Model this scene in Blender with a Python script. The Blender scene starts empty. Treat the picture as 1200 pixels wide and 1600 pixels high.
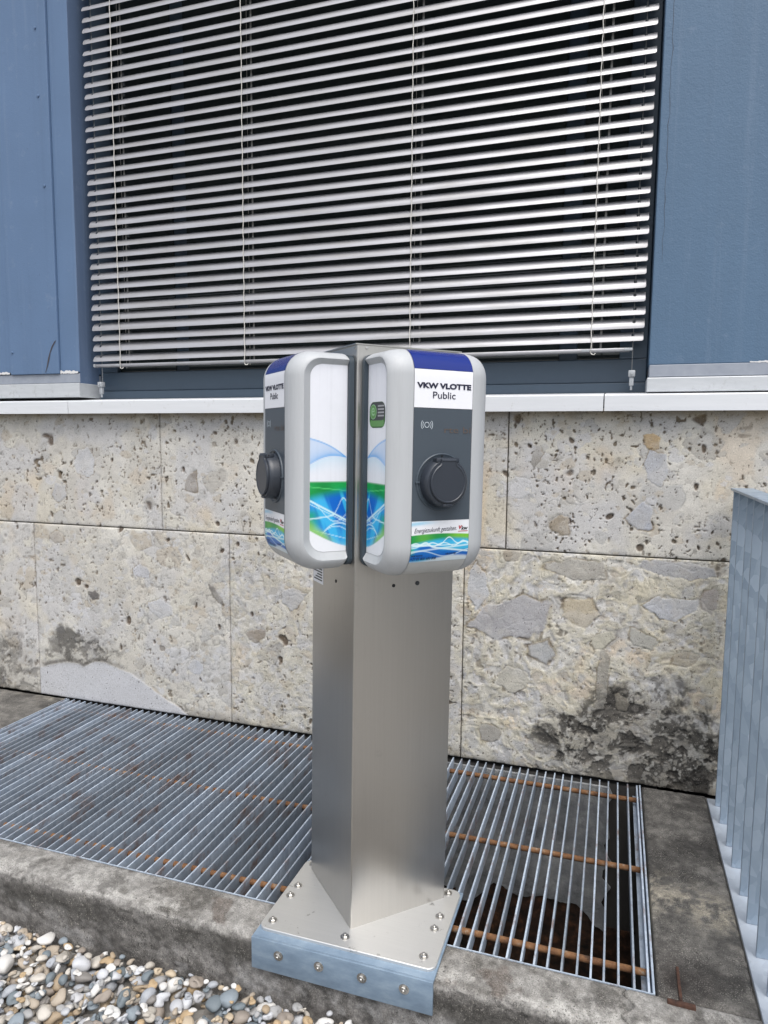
import bpy, bmesh, math, random
import numpy as np
from mathutils import Vector, Matrix

# ------------------------------------------------------------------ camera, sky, sun, exposure
SC = bpy.context.scene
COL = SC.collection
FPX, PITCH, YAW, ROLL = 1089.53, 0.103212, 0.318770, 0.0081357
CAM = np.array([0.0, -2.67362, 1.28])
cp, sp = math.cos(PITCH), math.sin(PITCH)
_w = np.array([-math.sin(YAW)*cp, math.cos(YAW)*cp, -sp])
_r0 = np.array([math.cos(YAW), math.sin(YAW), 0.0]); _u0 = np.cross(_r0, _w)
_r = math.cos(ROLL)*_r0 + math.sin(ROLL)*_u0; _u = -math.sin(ROLL)*_r0 + math.cos(ROLL)*_u0
cd = bpy.data.cameras.new('camera'); cam = bpy.data.objects.new('camera', cd); COL.objects.link(cam)
cd.sensor_fit = 'VERTICAL'; cd.sensor_height = 32.0; cd.lens = 32.0*FPX/1600.0
cd.clip_start = 0.05; cd.clip_end = 2000
cam.matrix_world = Matrix(((_r[0], _u[0], -_w[0], CAM[0]), (_r[1], _u[1], -_w[1], CAM[1]), (_r[2], _u[2], -_w[2], CAM[2]), (0, 0, 0, 1)))
SC.camera = cam
SUN = np.array([0.22, -0.42, 0.88]); SUN = SUN/np.linalg.norm(SUN)
world = bpy.data.worlds.new('World'); SC.world = world; world.use_nodes = True
nt = world.node_tree; nt.nodes.clear()
sky = nt.nodes.new('ShaderNodeTexSky'); sky.sky_type = 'NISHITA'; sky.sun_disc = False
sky.sun_elevation = math.asin(SUN[2]); sky.sun_rotation = math.atan2(SUN[0], SUN[1])
sky.air_density = 1.0; sky.dust_density = 3.0; sky.ozone_density = 1.0
hs = nt.nodes.new('ShaderNodeHueSaturation'); hs.inputs['Saturation'].default_value = 0.40
bg = nt.nodes.new('ShaderNodeBackground'); bg.inputs['Strength'].default_value = 0.13
out = nt.nodes.new('ShaderNodeOutputWorld')
nt.links.new(sky.outputs[0], hs.inputs['Color']); nt.links.new(hs.outputs[0], bg.inputs['Color']); nt.links.new(bg.outputs[0], out.inputs[0])
sd = bpy.data.lights.new('sun', 'SUN'); sd.energy = 1.5; sd.angle = math.radians(45); sd.color = (1.0, 0.965, 0.92)
so = bpy.data.objects.new('sun', sd); COL.objects.link(so)
so.rotation_euler = Vector((-SUN[0], -SUN[1], -SUN[2])).to_track_quat('-Z', 'Y').to_euler()
so.location = (3, -6, 8)
SC.view_settings.view_transform = 'Standard'; SC.view_settings.look = 'None'
SC.view_settings.exposure = 0.70; SC.view_settings.gamma = 1.0
try: SC.view_settings.use_curve_mapping = False
except Exception: pass

rnd = random.Random(7)
rng = np.random.default_rng(11)

# ------------------------------------------------------------------ helpers
def lin(c):
    c = np.asarray(c, float)/255.0
    return np.where(c <= 0.04045, c/12.92, ((c+0.055)/1.055)**2.4)
def L4(c, k=1.0):
    v = lin(c)*k; return (float(v[0]), float(v[1]), float(v[2]), 1.0)

class NT:
    def __init__(s, name):
        s.m = bpy.data.materials.new(name); s.m.use_nodes = True; s.t = s.m.node_tree
        s.b = s.t.nodes['Principled BSDF']; s.c = None
    def n(s, typ, **kw):
        nd = s.t.nodes.new(typ)
        for k, v in kw.items(): setattr(nd, k, v)
        return nd
    def l(s, a, b): s.t.links.new(a, b)
    def coord(s, scale=(1, 1, 1), kind='Object'):
        tc = s.n('ShaderNodeTexCoord'); mp = s.n('ShaderNodeMapping'); mp.inputs['Scale'].default_value = scale
        s.l(tc.outputs[kind], mp.inputs['Vector']); return mp.outputs[0]
    def noise(s, scale, detail=4, rough=0.55, vec=None, dist=0.0):
        nd = s.n('ShaderNodeTexNoise'); nd.inputs['Scale'].default_value = scale; nd.inputs['Detail'].default_value = detail
        nd.inputs['Roughness'].default_value = rough; nd.inputs['Distortion'].default_value = dist
        if vec is None:
            if s.c is None: s.c = s.coord()
            vec = s.c
        s.l(vec, nd.inputs['Vector']); return nd.outputs['Fac']
    def voro(s, scale, vec=None, feature='F1', outp='Distance'):
        nd = s.n('ShaderNodeTexVoronoi'); nd.feature = feature; nd.inputs['Scale'].default_value = scale
        if vec is None:
            if s.c is None: s.c = s.coord()
            vec = s.c
        s.l(vec, nd.inputs['Vector']); return nd.outputs[outp]
    def ramp(s, fac, stops, interp='LINEAR'):
        nd = s.n('ShaderNodeValToRGB'); cr = nd.color_ramp; cr.interpolation = interp
        while len(cr.elements) < len(stops): cr.elements.new(0.5)
        for e, (p, c) in zip(cr.elements, stops):
            e.position = p; e.color = c if len(c) == 4 else (*c, 1)
        s.l(fac, nd.inputs['Fac']); return nd.outputs['Color']
    def mix(s, fac, a, b, mode='MIX'):
        nd = s.n('ShaderNodeMix'); nd.data_type = 'RGBA'; nd.blend_type = mode
        for v, i in ((fac, 0), (a, 6), (b, 7)):
            if isinstance(v, (int, float)): nd.inputs[i].default_value = v
            elif isinstance(v, tuple): nd.inputs[i].default_value = v
            else: s.l(v, nd.inputs[i])
        return nd.outputs[2]
    def bump(s, h, strength=0.3, dist=0.002):
        nd = s.n('ShaderNodeBump'); nd.inputs['Strength'].default_value = strength; nd.inputs['Distance'].default_value = dist
        s.l(h, nd.inputs['Height']); s.l(nd.outputs[0], s.b.inputs['Normal'])
    def set(s, color=None, rough=None, metal=None, **kw):
        for v, k in ((color, 'Base Color'), (rough, 'Roughness'), (metal, 'Metallic')):
            if v is None: continue
            if hasattr(v, 'is_output'): s.l(v, s.b.inputs[k])
            else: s.b.inputs[k].default_value = v
        for k, v in kw.items(): s.b.inputs[k.replace('_', ' ')].default_value = v
        return s.m

def g4(v): return (v, v, v, 1.0)
def m_plain(name, rgb, rough=0.5, metal=0.0, var=0.12, scale=30, bump=0.0, k=0.85):
    t = NT(name); a = L4(rgb, k); f = t.noise(scale, 5, 0.6)
    c = t.mix(f, tuple(x*(1-var) for x in a[:3])+(1,), tuple(min(1, x*(1+var)) for x in a[:3])+(1,))
    if bump: t.bump(t.noise(scale*8, 3), bump, 0.001)
    return t.set(c, rough, metal)
M = {}
def mats():
    # painted render
    def blue(name, rgb, b):
        t = NT(name); n1 = t.noise(3, 4, 0.6); n2 = t.noise(170, 3, 0.6); n3 = t.noise(18, 5, 0.65)
        a = L4(rgb, 0.84)
        c = t.mix(n1, tuple(x*0.88 for x in a[:3])+(1,), tuple(x*1.12 for x in a[:3])+(1,))
        c = t.mix(t.ramp(n3, [(0.60, g4(0)), (0.75, g4(0.22))]), c, L4((150, 165, 185), 0.8))
        c = t.mix(t.ramp(t.noise(60, 4, 0.7), [(0.64, g4(0)), (0.72, g4(0.25))]), c, L4((70, 82, 98), 0.7))
        st = t.noise(1.0, 5, 0.65, t.coord((14, 14, 0.5))); c = t.mix(t.ramp(st, [(0.52, g4(0)), (0.72, g4(0.30))]), c, tuple(x*0.72 for x in a[:3])+(1,))
        st = t.noise(1.0, 5, 0.65, t.coord((22, 22, 0.7))); c = t.mix(t.ramp(st, [(0.56, g4(0)), (0.74, g4(0.22))]), c, L4((140, 156, 178), 0.8))
        hm = t.mix(0.5, n2, t.noise(60, 4, 0.6)); t.bump(hm, b, 0.004)
        return t.set(c, 0.62)
    M['blue_stucco'] = blue('blue_stucco', (86, 114, 142), 0.5)
    M['blue_panel'] = blue('blue_panel', (96, 122, 156), 0.25)
    M['blue_jamb'] = blue('blue_jamb', (92, 112, 142), 0.3)
    M['frame'] = m_plain('window_frame_paint', (72, 88, 104), 0.4, var=0.08)
    t = NT('dark_glass'); M['pane'] = t.set((0.034, 0.044, 0.046, 1), 0.08, 0.0, Specular_IOR_Level=0.5)
    M['room'] = m_plain('dark_room', (40, 40, 42), 0.9)
    t = NT('slat_lacquer'); gp = t.n('ShaderNodeNewGeometry'); mp = t.n('ShaderNodeMapping'); mp.inputs['Scale'].default_value = (5, 30, 30); t.l(gp.outputs['Position'], mp.inputs['Vector'])
    f = t.noise(1.0, 5, 0.65, mp.outputs[0]); c = t.ramp(f, [(0.25, L4((168, 167, 166), .82)), (0.55, L4((186, 186, 190), .84)), (0.8, L4((196, 196, 200), .86))]); M['slat'] = t.set(c, t.ramp(f, [(0.3, g4(0.46)), (0.7, g4(0.34))]), 0.45)
    M['cord'] = m_plain('white_cord', (225, 222, 215), 0.8, scale=200)
    M['tape'] = m_plain('grey_tape', (150, 150, 148), 0.8, scale=200)
    M['wire'] = m_plain('guide_wire', (150, 150, 150), 0.45, 0.5)
    M['clip'] = m_plain('grey_clip', (180, 184, 188), 0.4, 0.2)
    # sill: white coated aluminium
    t = NT('sill_aluminium'); v = t.coord((3, 3, 60)); f = t.noise(1.0, 4, 0.6, v); n3 = t.noise(25, 5, 0.7)
    c = t.mix(f, L4((214, 217, 220), .9), L4((232, 234, 238), .9))
    c = t.mix(t.ramp(n3, [(0.62, g4(0)), (0.78, g4(0.5))]), c, L4((165, 162, 150), .85)); M['sill'] = t.set(c, 0.42, 0.1)
    t = NT('flashing_metal'); v = t.coord((8, 8, 40)); f = t.noise(1.2, 5, 0.65, v); n3 = t.noise(30, 5, 0.7)
    c = t.mix(f, L4((188, 192, 196), .85), L4((218, 221, 224), .85))
    c = t.mix(t.ramp(n3, [(0.58, g4(0)), (0.76, g4(0.6))]), c, L4((150, 150, 145), .8)); M['flash'] = t.set(c, 0.45, 0.25)
    t = NT('grey_trim'); n = t.noise(20, 5, 0.65)
    M['trim'] = t.set(t.mix(n, L4((140, 148, 162), .8), L4((176, 182, 192), .8)), 0.55, 0.05)
    M['peel'] = m_plain('peeled_paint', (225, 225, 225), 0.8)
    M['crack'] = m_plain('paint_crack_dark', (72, 70, 76), 0.9)
    # stone and concrete carry a painted colour attribute
    def attr(name, rough, bscale, bst, var=0.16, fl=()):
        t = NT(name); a = t.n('ShaderNodeAttribute'); a.attribute_name = 'Col'
        n = t.noise(bscale, 4, 0.7); n2 = t.noise(bscale*3.1, 3, 0.6)
        c = t.mix(1.0, a.outputs['Color'], t.ramp(n, [(0.25, g4(1-var)), (0.75, g4(1+var))]), 'MULTIPLY')
        for sc, lo, hi, col, amt, gate in fl:                    # small voids shaded by dark colour alone, grains and crystals
            f = t.ramp(t.noise(sc, 2, 0.5, t.coord((1, 1, 0.75))), [(lo, g4(0)), (hi, g4(amt))])
            if gate: f = t.mix(1.0, f, t.ramp(t.noise(gate, 3, 0.6), [(0.42, g4(0.15)), (0.58, g4(1))]), 'MULTIPLY')
            c = t.mix(f, c, col)
        t.bump(t.mix(0.5, n, n2), bst, 0.003)
        return t.set(c, rough)
    M['stone'] = attr('conglomerate_stone', 0.85, 190, 0.5, 0.20, ((210, 0.665, 0.69, L4((78, 68, 56), .7), 0.92, 7), (95, 0.68, 0.695, L4((58, 49, 40), .7), 0.92, 5), (330, 0.66, 0.70, L4((240, 236, 226), .7), 0.5, 0), (420, 0.62, 0.66, L4((104, 96, 86), .7), 0.6, 9)))
    M['concrete'] = attr('weathered_concrete', 0.92, 260, 0.9, 0.5, ((360, 0.60, 0.64, L4((198, 194, 186), .7), 0.55, 12), (300, 0.60, 0.64, L4((40, 38, 36), .7), 0.65, 9), (150, 0.66, 0.69, L4((206, 200, 188), .7), 0.6, 6), (120, 0.67, 0.69, L4((34, 32, 30), .7), 0.7, 6)))
    M['print'] = attr('printed_film', 0.35, 40, 0.0, 0.02)
    M['pebble_stuff'] = attr('river_pebble_mass', 0.7, 130, 0.12, 0.14)
    M['mortar'] = m_plain('dark_joint', (92, 86, 76), 0.95, var=0.3, scale=60)
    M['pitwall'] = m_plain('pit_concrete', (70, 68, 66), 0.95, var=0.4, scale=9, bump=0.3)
    t = NT('bitumen_coat'); n = t.noise(9, 8, 0.72); t.bump(t.noise(28, 6, 0.7), 0.8, 0.01)
    M['coat'] = t.set(t.ramp(n, [(0.30, L4((70, 70, 72))), (0.42, L4((126, 129, 132))), (0.55, L4((150, 152, 154))), (0.75, L4((186, 186, 184)))]), 0.85)
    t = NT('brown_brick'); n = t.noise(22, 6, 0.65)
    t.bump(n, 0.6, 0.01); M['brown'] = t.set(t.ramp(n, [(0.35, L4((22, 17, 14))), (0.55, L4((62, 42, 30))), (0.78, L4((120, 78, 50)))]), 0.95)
    # metals
    def galv(name, a, b, rough, metal, rust=0.0, sc=70):
        t = NT(name); vo = t.n('ShaderNodeTexVoronoi'); vo.inputs['Scale'].default_value = sc
        v = t.coord((1, 1, 0.55)); t.l(v, vo.inputs['Vector'])
        n = t.noise(9, 5, 0.6)
        c = t.mix(t.mix(0.5, vo.outputs['Color'], n), L4(a), L4(b))
        if rust:
            oi = t.n('ShaderNodeObjectInfo'); c = t.mix(1.0, c, t.ramp(oi.outputs['Random'], [(0, g4(0.72)), (0.5, g4(1.0)), (1, g4(1.38))]), 'MULTIPLY')
        if rust:
            gp = t.n('ShaderNodeNewGeometry'); mp = t.n('ShaderNodeMapping'); mp.inputs['Scale'].default_value = (2.0, 0.8, 1.0); t.l(gp.outputs['Position'], mp.inputs['Vector'])
            r = t.ramp(t.noise(9, 6, 0.75, mp.outputs[0]), [(0.53, g4(0)), (0.66, g4(rust))])
            c = t.mix(r, c, L4((128, 84, 48), .8))
        return t.set(c, rough, metal)
    M['galv_bar'] = galv('galvanised_bar', (132, 146, 162), (186, 196, 208), 0.5, 0.25, 0.7)
    M['galv_rail'] = galv('galvanised_railing', (112, 130, 148), (178, 192, 206), 0.45, 0.3, 0.0, 42)
    M['galv_pale'] = galv('galvanised_pale', (160, 170, 182), (194, 202, 212), 0.55, 0.1, 0.0, 40)
    t = NT('zinc_bracket'); n = t.noise(14, 6, 0.65, t.coord((1, 1, 2.5)))
    M['zinc'] = t.set(t.ramp(n, [(0.25, L4((112, 132, 152), .9)), (0.5, L4((132, 152, 172), .9)), (0.75, L4((156, 174, 190), .9))]), 0.5, 0.3)
    t = NT('rust'); n = t.noise(24, 6, 0.75); t.bump(n, 0.5, 0.002)
    M['rust'] = t.set(t.ramp(n, [(0.30, L4((52, 40, 32))), (0.42, L4((98, 66, 42))), (0.56, L4((126, 90, 58))), (0.66, L4((134, 124, 112)))]), 0.85)
    t = NT('dark_rust'); n = t.noise(60, 5, 0.65); t.bump(n, 0.6, 0.003)
    M['dark_rust'] = t.set(t.ramp(n, [(0.3, L4((46, 32, 27))), (0.75, L4((92, 62, 48)))]), 0.9)
    def steel(name, col, rough, sv, bst, metal=1.0, stain=0.06):
        t = NT(name); n = t.noise(1.0, 3, 0.6, t.coord(sv)); m = t.noise(5, 4, 0.6); dr = t.noise(1.0, 5, 0.7, t.coord((70, 70, 5)))
        a = L4(col); c = t.mix(n, tuple(x*0.94 for x in a[:3])+(1,), tuple(x*1.05 for x in a[:3])+(1,))
        c = t.mix(t.ramp(t.noise(26, 5, 0.7), [(0.63, g4(0)), (0.70, g4(stain))]), c, L4((84, 80, 74)))
        c = t.mix(t.ramp(dr, [(0.60, g4(0)), (0.74, g4(0.10))]), c, L4((120, 116, 110)))
        r = t.mix(0.5, t.ramp(m, [(0.3, g4(rough*0.85)), (0.7, g4(rough*1.2))]), t.ramp(dr, [(0.3, g4(rough*0.94)), (0.7, g4(rough*1.08))])); t.bump(n, bst, 0.0006)
        return t.set(c, r, metal)
    M['steel'] = steel('brushed_steel', (188, 185, 180), 0.31, (260, 260, 2.5), 0.06)
    M['plate'] = steel('steel_plate', (208, 208, 206), 0.40, (6, 220, 220), 0.05, 0.7, 0.6)
    M['bolt'] = steel('bolt_steel', (190, 188, 184), 0.28, (60, 60, 60), 0.0)
    # charger plastics
    def plastic(name, rgb, rough, k=0.85, dirt=0.0):
        t = NT(name); n = t.noise(6, 4, 0.6); a = L4(rgb, k)
        c = t.mix(n, tuple(x*0.96 for x in a[:3])+(1,), tuple(min(1, x*1.04) for x in a[:3])+(1,))
        if dirt:
            s = t.noise(1.0, 5, 0.7, t.coord((55, 55, 4)))
            c = t.mix(t.ramp(s, [(0.5, g4(0)), (0.75, g4(dirt))]), c, tuple(x*0.6 for x in a[:3])+(1,))
        t.bump(t.noise(900, 2), 0.05, 0.0005)
        return t.set(c, rough)
    M['grey_plastic'] = plastic('grey_plastic', (190, 193, 196), 0.5, 0.85, 0.22)
    M['pale_plastic'] = plastic('pale_plastic', (205, 206, 204), 0.5, 0.82, 0.2)
    M['dark_plastic'] = plastic('anthracite_plastic', (76, 86, 96), 0.42, 0.8, 0.08)
    M['lid_plastic'] = plastic('lid_plastic', (56, 62, 72), 0.38, 0.75, 0.1)
    M['edge_plastic'] = plastic('backplate_plastic', (62, 74, 84), 0.5, 0.8)
    M['blue_film'] = plastic('blue_film', (30, 50, 134), 0.16, 0.8)
    M['white_film'] = plastic('white_film', (242, 243, 248), 0.35, 0.92, 0.06)
    for nm, c in (('ink', (26, 28, 58)), ('black_ink', (20, 20, 24)), ('red_ink', (190, 20, 40)), ('pale_ink', (205, 215, 222)), ('amber_ink', (96, 84, 78)),
                  ('green_ink', (96, 150, 84)), ('dark_green_ink', (58, 104, 52)), ('pale_green_ink', (150, 196, 150)), ('grey_ink', (58, 62, 66)), ('silver_ink', (168, 170, 174))):
        M[nm] = m_plain(nm, c, 0.5, var=0.03)
    # pebbles picked by object
    t = NT('river_pebble'); oi = t.n('ShaderNodeObjectInfo')
    pal = PAL; st = [(i/len(pal), L4(c, 0.88)) for i, c in enumerate(pal)]
    c = t.ramp(oi.outputs['Random'], st, 'CONSTANT'); n = t.noise(38, 5, 0.65, t.coord((1, 1, 2.2)))
    c = t.mix(1.0, c, t.ramp(n, [(0.2, g4(0.74)), (0.8, g4(1.18))]), 'MULTIPLY'); t.bump(t.noise(140, 3), 0.18, 0.002)
    M['pebble'] = t.set(c, 0.65)
    t = NT('gravel_far'); vo = t.n('ShaderNodeTexVoronoi'); vo.inputs['Scale'].default_value = 30; t.l(t.coord(), vo.inputs['Vector'])
    c = t.mix(vo.outputs['Color'], L4((140, 136, 130), .7), L4((206, 203, 198), .7)); t.bump(vo.outputs['Distance'], 0.8, 0.02)
    M['gravel_far'] = t.set(c, 0.9)
    t = NT('asphalt'); n = t.noise(60, 5, 0.7); M['asphalt'] = t.set(t.ramp(n, [(0.3, g4(0.05)), (0.7, g4(0.12))]), 0.9)
PAL = [(214, 212, 208), (196, 196, 198), (168, 172, 178), (140, 150, 158), (186, 180, 170), (196, 180, 156), (166, 148, 124), (222, 220, 216), (152, 142, 132),
       (188, 190, 194), (116, 126, 132), (206, 200, 190), (178, 166, 150), (228, 228, 226), (164, 164, 164), (186, 162, 128), (136, 132, 128), (204, 206, 210)]
mats()

def mobj(name, V, F, mat, parent=None, smooth=None, cols=None, fix=False):
    me = bpy.data.meshes.new(name)
    if isinstance(F, np.ndarray):
        V = np.asarray(V, np.float32); n, k = F.shape
        me.vertices.add(len(V)); me.vertices.foreach_set('co', V.ravel())
        me.loops.add(n*k); me.loops.foreach_set('vertex_index', F.astype(np.int32).ravel())
        me.polygons.add(n); me.polygons.foreach_set('loop_start', np.arange(0, n*k, k, dtype=np.int32))
        me.update(calc_edges=True)
    else:
        me.from_pydata([tuple(map(float, v)) for v in V], [], [tuple(f) for f in F])
    if fix:
        bm = bmesh.new(); bm.from_mesh(me); bmesh.ops.recalc_face_normals(bm, faces=bm.faces); bm.to_mesh(me); bm.free()
    if smooth is not None:
        me.polygons.foreach_set('use_smooth', [True]*len(me.polygons))
        if smooth < 179: me.set_sharp_from_angle(angle=math.radians(smooth))
    if cols is not None:
        at = me.attributes.new('Col', 'FLOAT_COLOR', 'POINT')
        c4 = np.ones((len(V), 4), np.float32); c4[:, :3] = cols; at.data.foreach_set('color', c4.ravel())
    me.materials.append(mat if not isinstance(mat, str) else M[mat])
    o = bpy.data.objects.new(name, me); COL.objects.link(o)
    if parent is not None:
        o.parent = parent
        if parent.type == 'EMPTY': o.location = -parent.location
    return o
def empty(name, loc, label, cat, group=None):
    o = bpy.data.objects.new(name, None); COL.objects.link(o); o.location = loc; o.empty_display_size = 0.1
    o['label'] = label; o['category'] = cat
    if group: o['group'] = group
    return o
def structure(o): o['kind'] = 'structure'; return o

def box(x0, x1, y0, y1, z0, z1, bev=0.0, seg=2):
    if not bev:
        V = [(x, y, z) for x in (x0, x1) for y in (y0, y1) for z in (z0, z1)]
        return V, [(0, 1, 3, 2), (4, 6, 7, 5), (0, 4, 5, 1), (2, 3, 7, 6), (0, 2, 6, 4), (1, 5, 7, 3)]
    bm = bmesh.new(); bmesh.ops.create_cube(bm, size=1.0)
    for v in bm.verts: v.co = Vector(((x0+x1)/2+v.co.x*(x1-x0), (y0+y1)/2+v.co.y*(y1-y0), (z0+z1)/2+v.co.z*(z1-z0)))
    bmesh.ops.bevel(bm, geom=list(bm.edges), offset=bev, segments=seg, profile=0.5, affect='EDGES')
    bm.verts.index_update(); r = [tuple(v.co) for v in bm.verts], [tuple(v.index for v in f.verts) for f in bm.faces]; bm.free(); return r
def join(*parts):
    V, F = [], []
    for v, f in parts:
        n = len(V); V += list(v); F += [tuple(i+n for i in q) for q in f]
    return V, F
def tube(pts, r, n=8, cap=True):
    pts = [np.asarray(p, float) for p in pts]; V, F = [], []
    for i, p in enumerate(pts):
        d = pts[min(i+1, len(pts)-1)]-pts[max(i-1, 0)]; d = d/np.linalg.norm(d)
        a = np.cross(d, (0, 0, 1) if abs(d[2]) < 0.9 else (1, 0, 0)); a /= np.linalg.norm(a); b = np.cross(d, a)
        rr = r[i] if isinstance(r, (list, tuple)) else r
        for k in range(n):
            t = 2*math.pi*k/n; V.append(tuple(p+rr*(math.cos(t)*a+math.sin(t)*b)))
    for i in range(len(pts)-1):
        for k in range(n):
            k2 = (k+1) % n; F.append((i*n+k, i*n+k2, (i+1)*n+k2, (i+1)*n+k))
    if cap: F.append(tuple(range(n))[::-1]); F.append(tuple((len(pts)-1)*n+k for k in range(n)))
    return V, F
def bolt(c, ax, R=0.009, h=0.006, washer=True):
    """hex head bolt with a washer, axis ax"""
    ax = np.asarray(ax, float); ax /= np.linalg.norm(ax); c = np.asarray(c, float)
    P = []
    if washer: P.append(tube([c, c+ax*0.0018], R*1.5, 16))
    hx = tube([c+ax*0.0016, c+ax*(h*0.8), c+ax*h], [R, R, R*0.86], 6); P.append(hx)
    P.append(tube([c+ax*h*0.9, c+ax*(h+0.004), c+ax*(h+0.005)], [R*0.5, R*0.5, R*0.4], 10))
    return join(*P)

# ------------------------------------------------------------------ numpy noise
_T = rng.random((8, 256, 256))
def vnoise(x, y, s=0):
    t = _T[s % 8]; ox, oy = (s*37.7) % 91, (s*53.3) % 87
    x = np.asarray(x)+ox; y = np.asarray(y)+oy
    ix = np.floor(x).astype(int); iy = np.floor(y).astype(int); fx = x-ix; fy = y-iy
    fx = fx*fx*(3-2*fx); fy = fy*fy*(3-2*fy)
    a = t[ix % 256, iy % 256]; b = t[(ix+1) % 256, iy % 256]; c = t[ix % 256, (iy+1) % 256]; d = t[(ix+1) % 256, (iy+1) % 256]
    return (a*(1-fx)+b*fx)*(1-fy)+(c*(1-fx)+d*fx)*fy
def fbm(x, y, f, s=0, o=4, g=0.5):
    v = 0; a = 1; n = 0
    for i in range(o):
        v = v+a*vnoise(x*f, y*f, s+i*3); n += a; a *= g; f *= 2.03
    return v/n
def worley(x, y, cell, s=0):
    x = x/cell+s*17.3; y = y/cell+s*29.1; ix = np.floor(x).astype(int); iy = np.floor(y).astype(int)
    best = np.full(x.shape, 9.0); DX = np.zeros(x.shape); DY = np.zeros(x.shape); A = np.zeros(x.shape); B = np.zeros(x.shape); C = np.zeros(x.shape); sec = np.full(x.shape, 9.0)
    for i in (-1, 0, 1):
        for j in (-1, 0, 1):
            a, b = (ix+i) % 256, (iy+j) % 256
            px = ix+i+_T[s % 8][a, b]; py = iy+j+_T[(s+1) % 8][a, b]
            dx, dy = x-px, y-py; d = dx*dx+dy*dy; k = d < best
            sec = np.where(k, best, np.minimum(sec, d)); best = np.where(k, d, best)
            DX = np.where(k, dx, DX); DY = np.where(k, dy, DY)
            A = np.where(k, _T[(s+2) % 8][a, b], A); B = np.where(k, _T[(s+3) % 8][a, b], B); C = np.where(k, _T[(s+4) % 8][a, b], C)
    return np.sqrt(best), np.sqrt(sec)-np.sqrt(best), DX, DY, A, B, C
def sst(a, b, x):
    t = np.clip((x-a)/(b-a), 0, 1); return t*t*(3-2*t)
def lerp(a, b, t): return a+(np.asarray(b)-a)*t[..., None]

def pits(X, Z, cell, prob, rmin, rmax, s, asp=(0.25, 0.6), ang=(-0.5, 0.5)):
    wx = X+0.25*cell*(fbm(X, Z, 2.2/cell, s+2, 2)-0.5); wz = Z+0.25*cell*(fbm(X, Z, 2.2/cell, s+5, 2)-0.5)
    d, e, dx, dy, A, B, C = worley(wx, wz, cell, s)
    a = ang[0]+(ang[1]-ang[0])*B; r = rmin+(rmax-rmin)*C**2; q = asp[0]+(asp[1]-asp[0])*((A*7.3+C*3.1) % 1)
    u = dx*np.cos(a)-dy*np.sin(a); v = dx*np.sin(a)+dy*np.cos(a)
    m = np.sqrt((u/(r*q))**2+(v/r)**2)+0.7*(fbm(X, Z, 5/cell, s+1, 2)-0.5)
    return sst(1.15, 0.75, m)*(A < prob)

K = 0.77          # paint values below are seen colours; K takes them to base colour
def flecks(X, Z, f, th, s, ax=1.0):
    """irregular little voids: thresholded noise"""
    wx = X+0.3/f*(vnoise(X*f*0.7, Z*f*0.7, s+3)-0.5)*2
    return sst(th, th+0.06, vnoise(wx*f, Z*f*ax, s)*0.72+0.28*vnoise(X*f*2.3, Z*f*2.3, s+2))
def polymask(X, Z, x, z, rx, rz, an, seed):
    r = np.random.default_rng(seed); w = 0.34*min(rx, rz)
    dx = X-x+w*(fbm(X, Z, 0.9/min(rx, rz), seed % 7, 5, .6)-0.5)*2.2; dz = Z-z+w*(fbm(X, Z, 0.9/min(rx, rz), seed % 5+3, 5, .6)-0.5)*2.2
    u = (dx*math.cos(an)+dz*math.sin(an))/rx; v = (-dx*math.sin(an)+dz*math.cos(an))/rz; m = np.sqrt(u*u+v*v)*0.80
    k = int(r.integers(5, 8))
    for i in range(k):
        a = 2*math.pi*(i+r.uniform(-.28, .28))/k; m = np.maximum(m, (u*math.cos(a)+v*math.sin(a))/r.uniform(0.78, 1.0))
    return m
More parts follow.
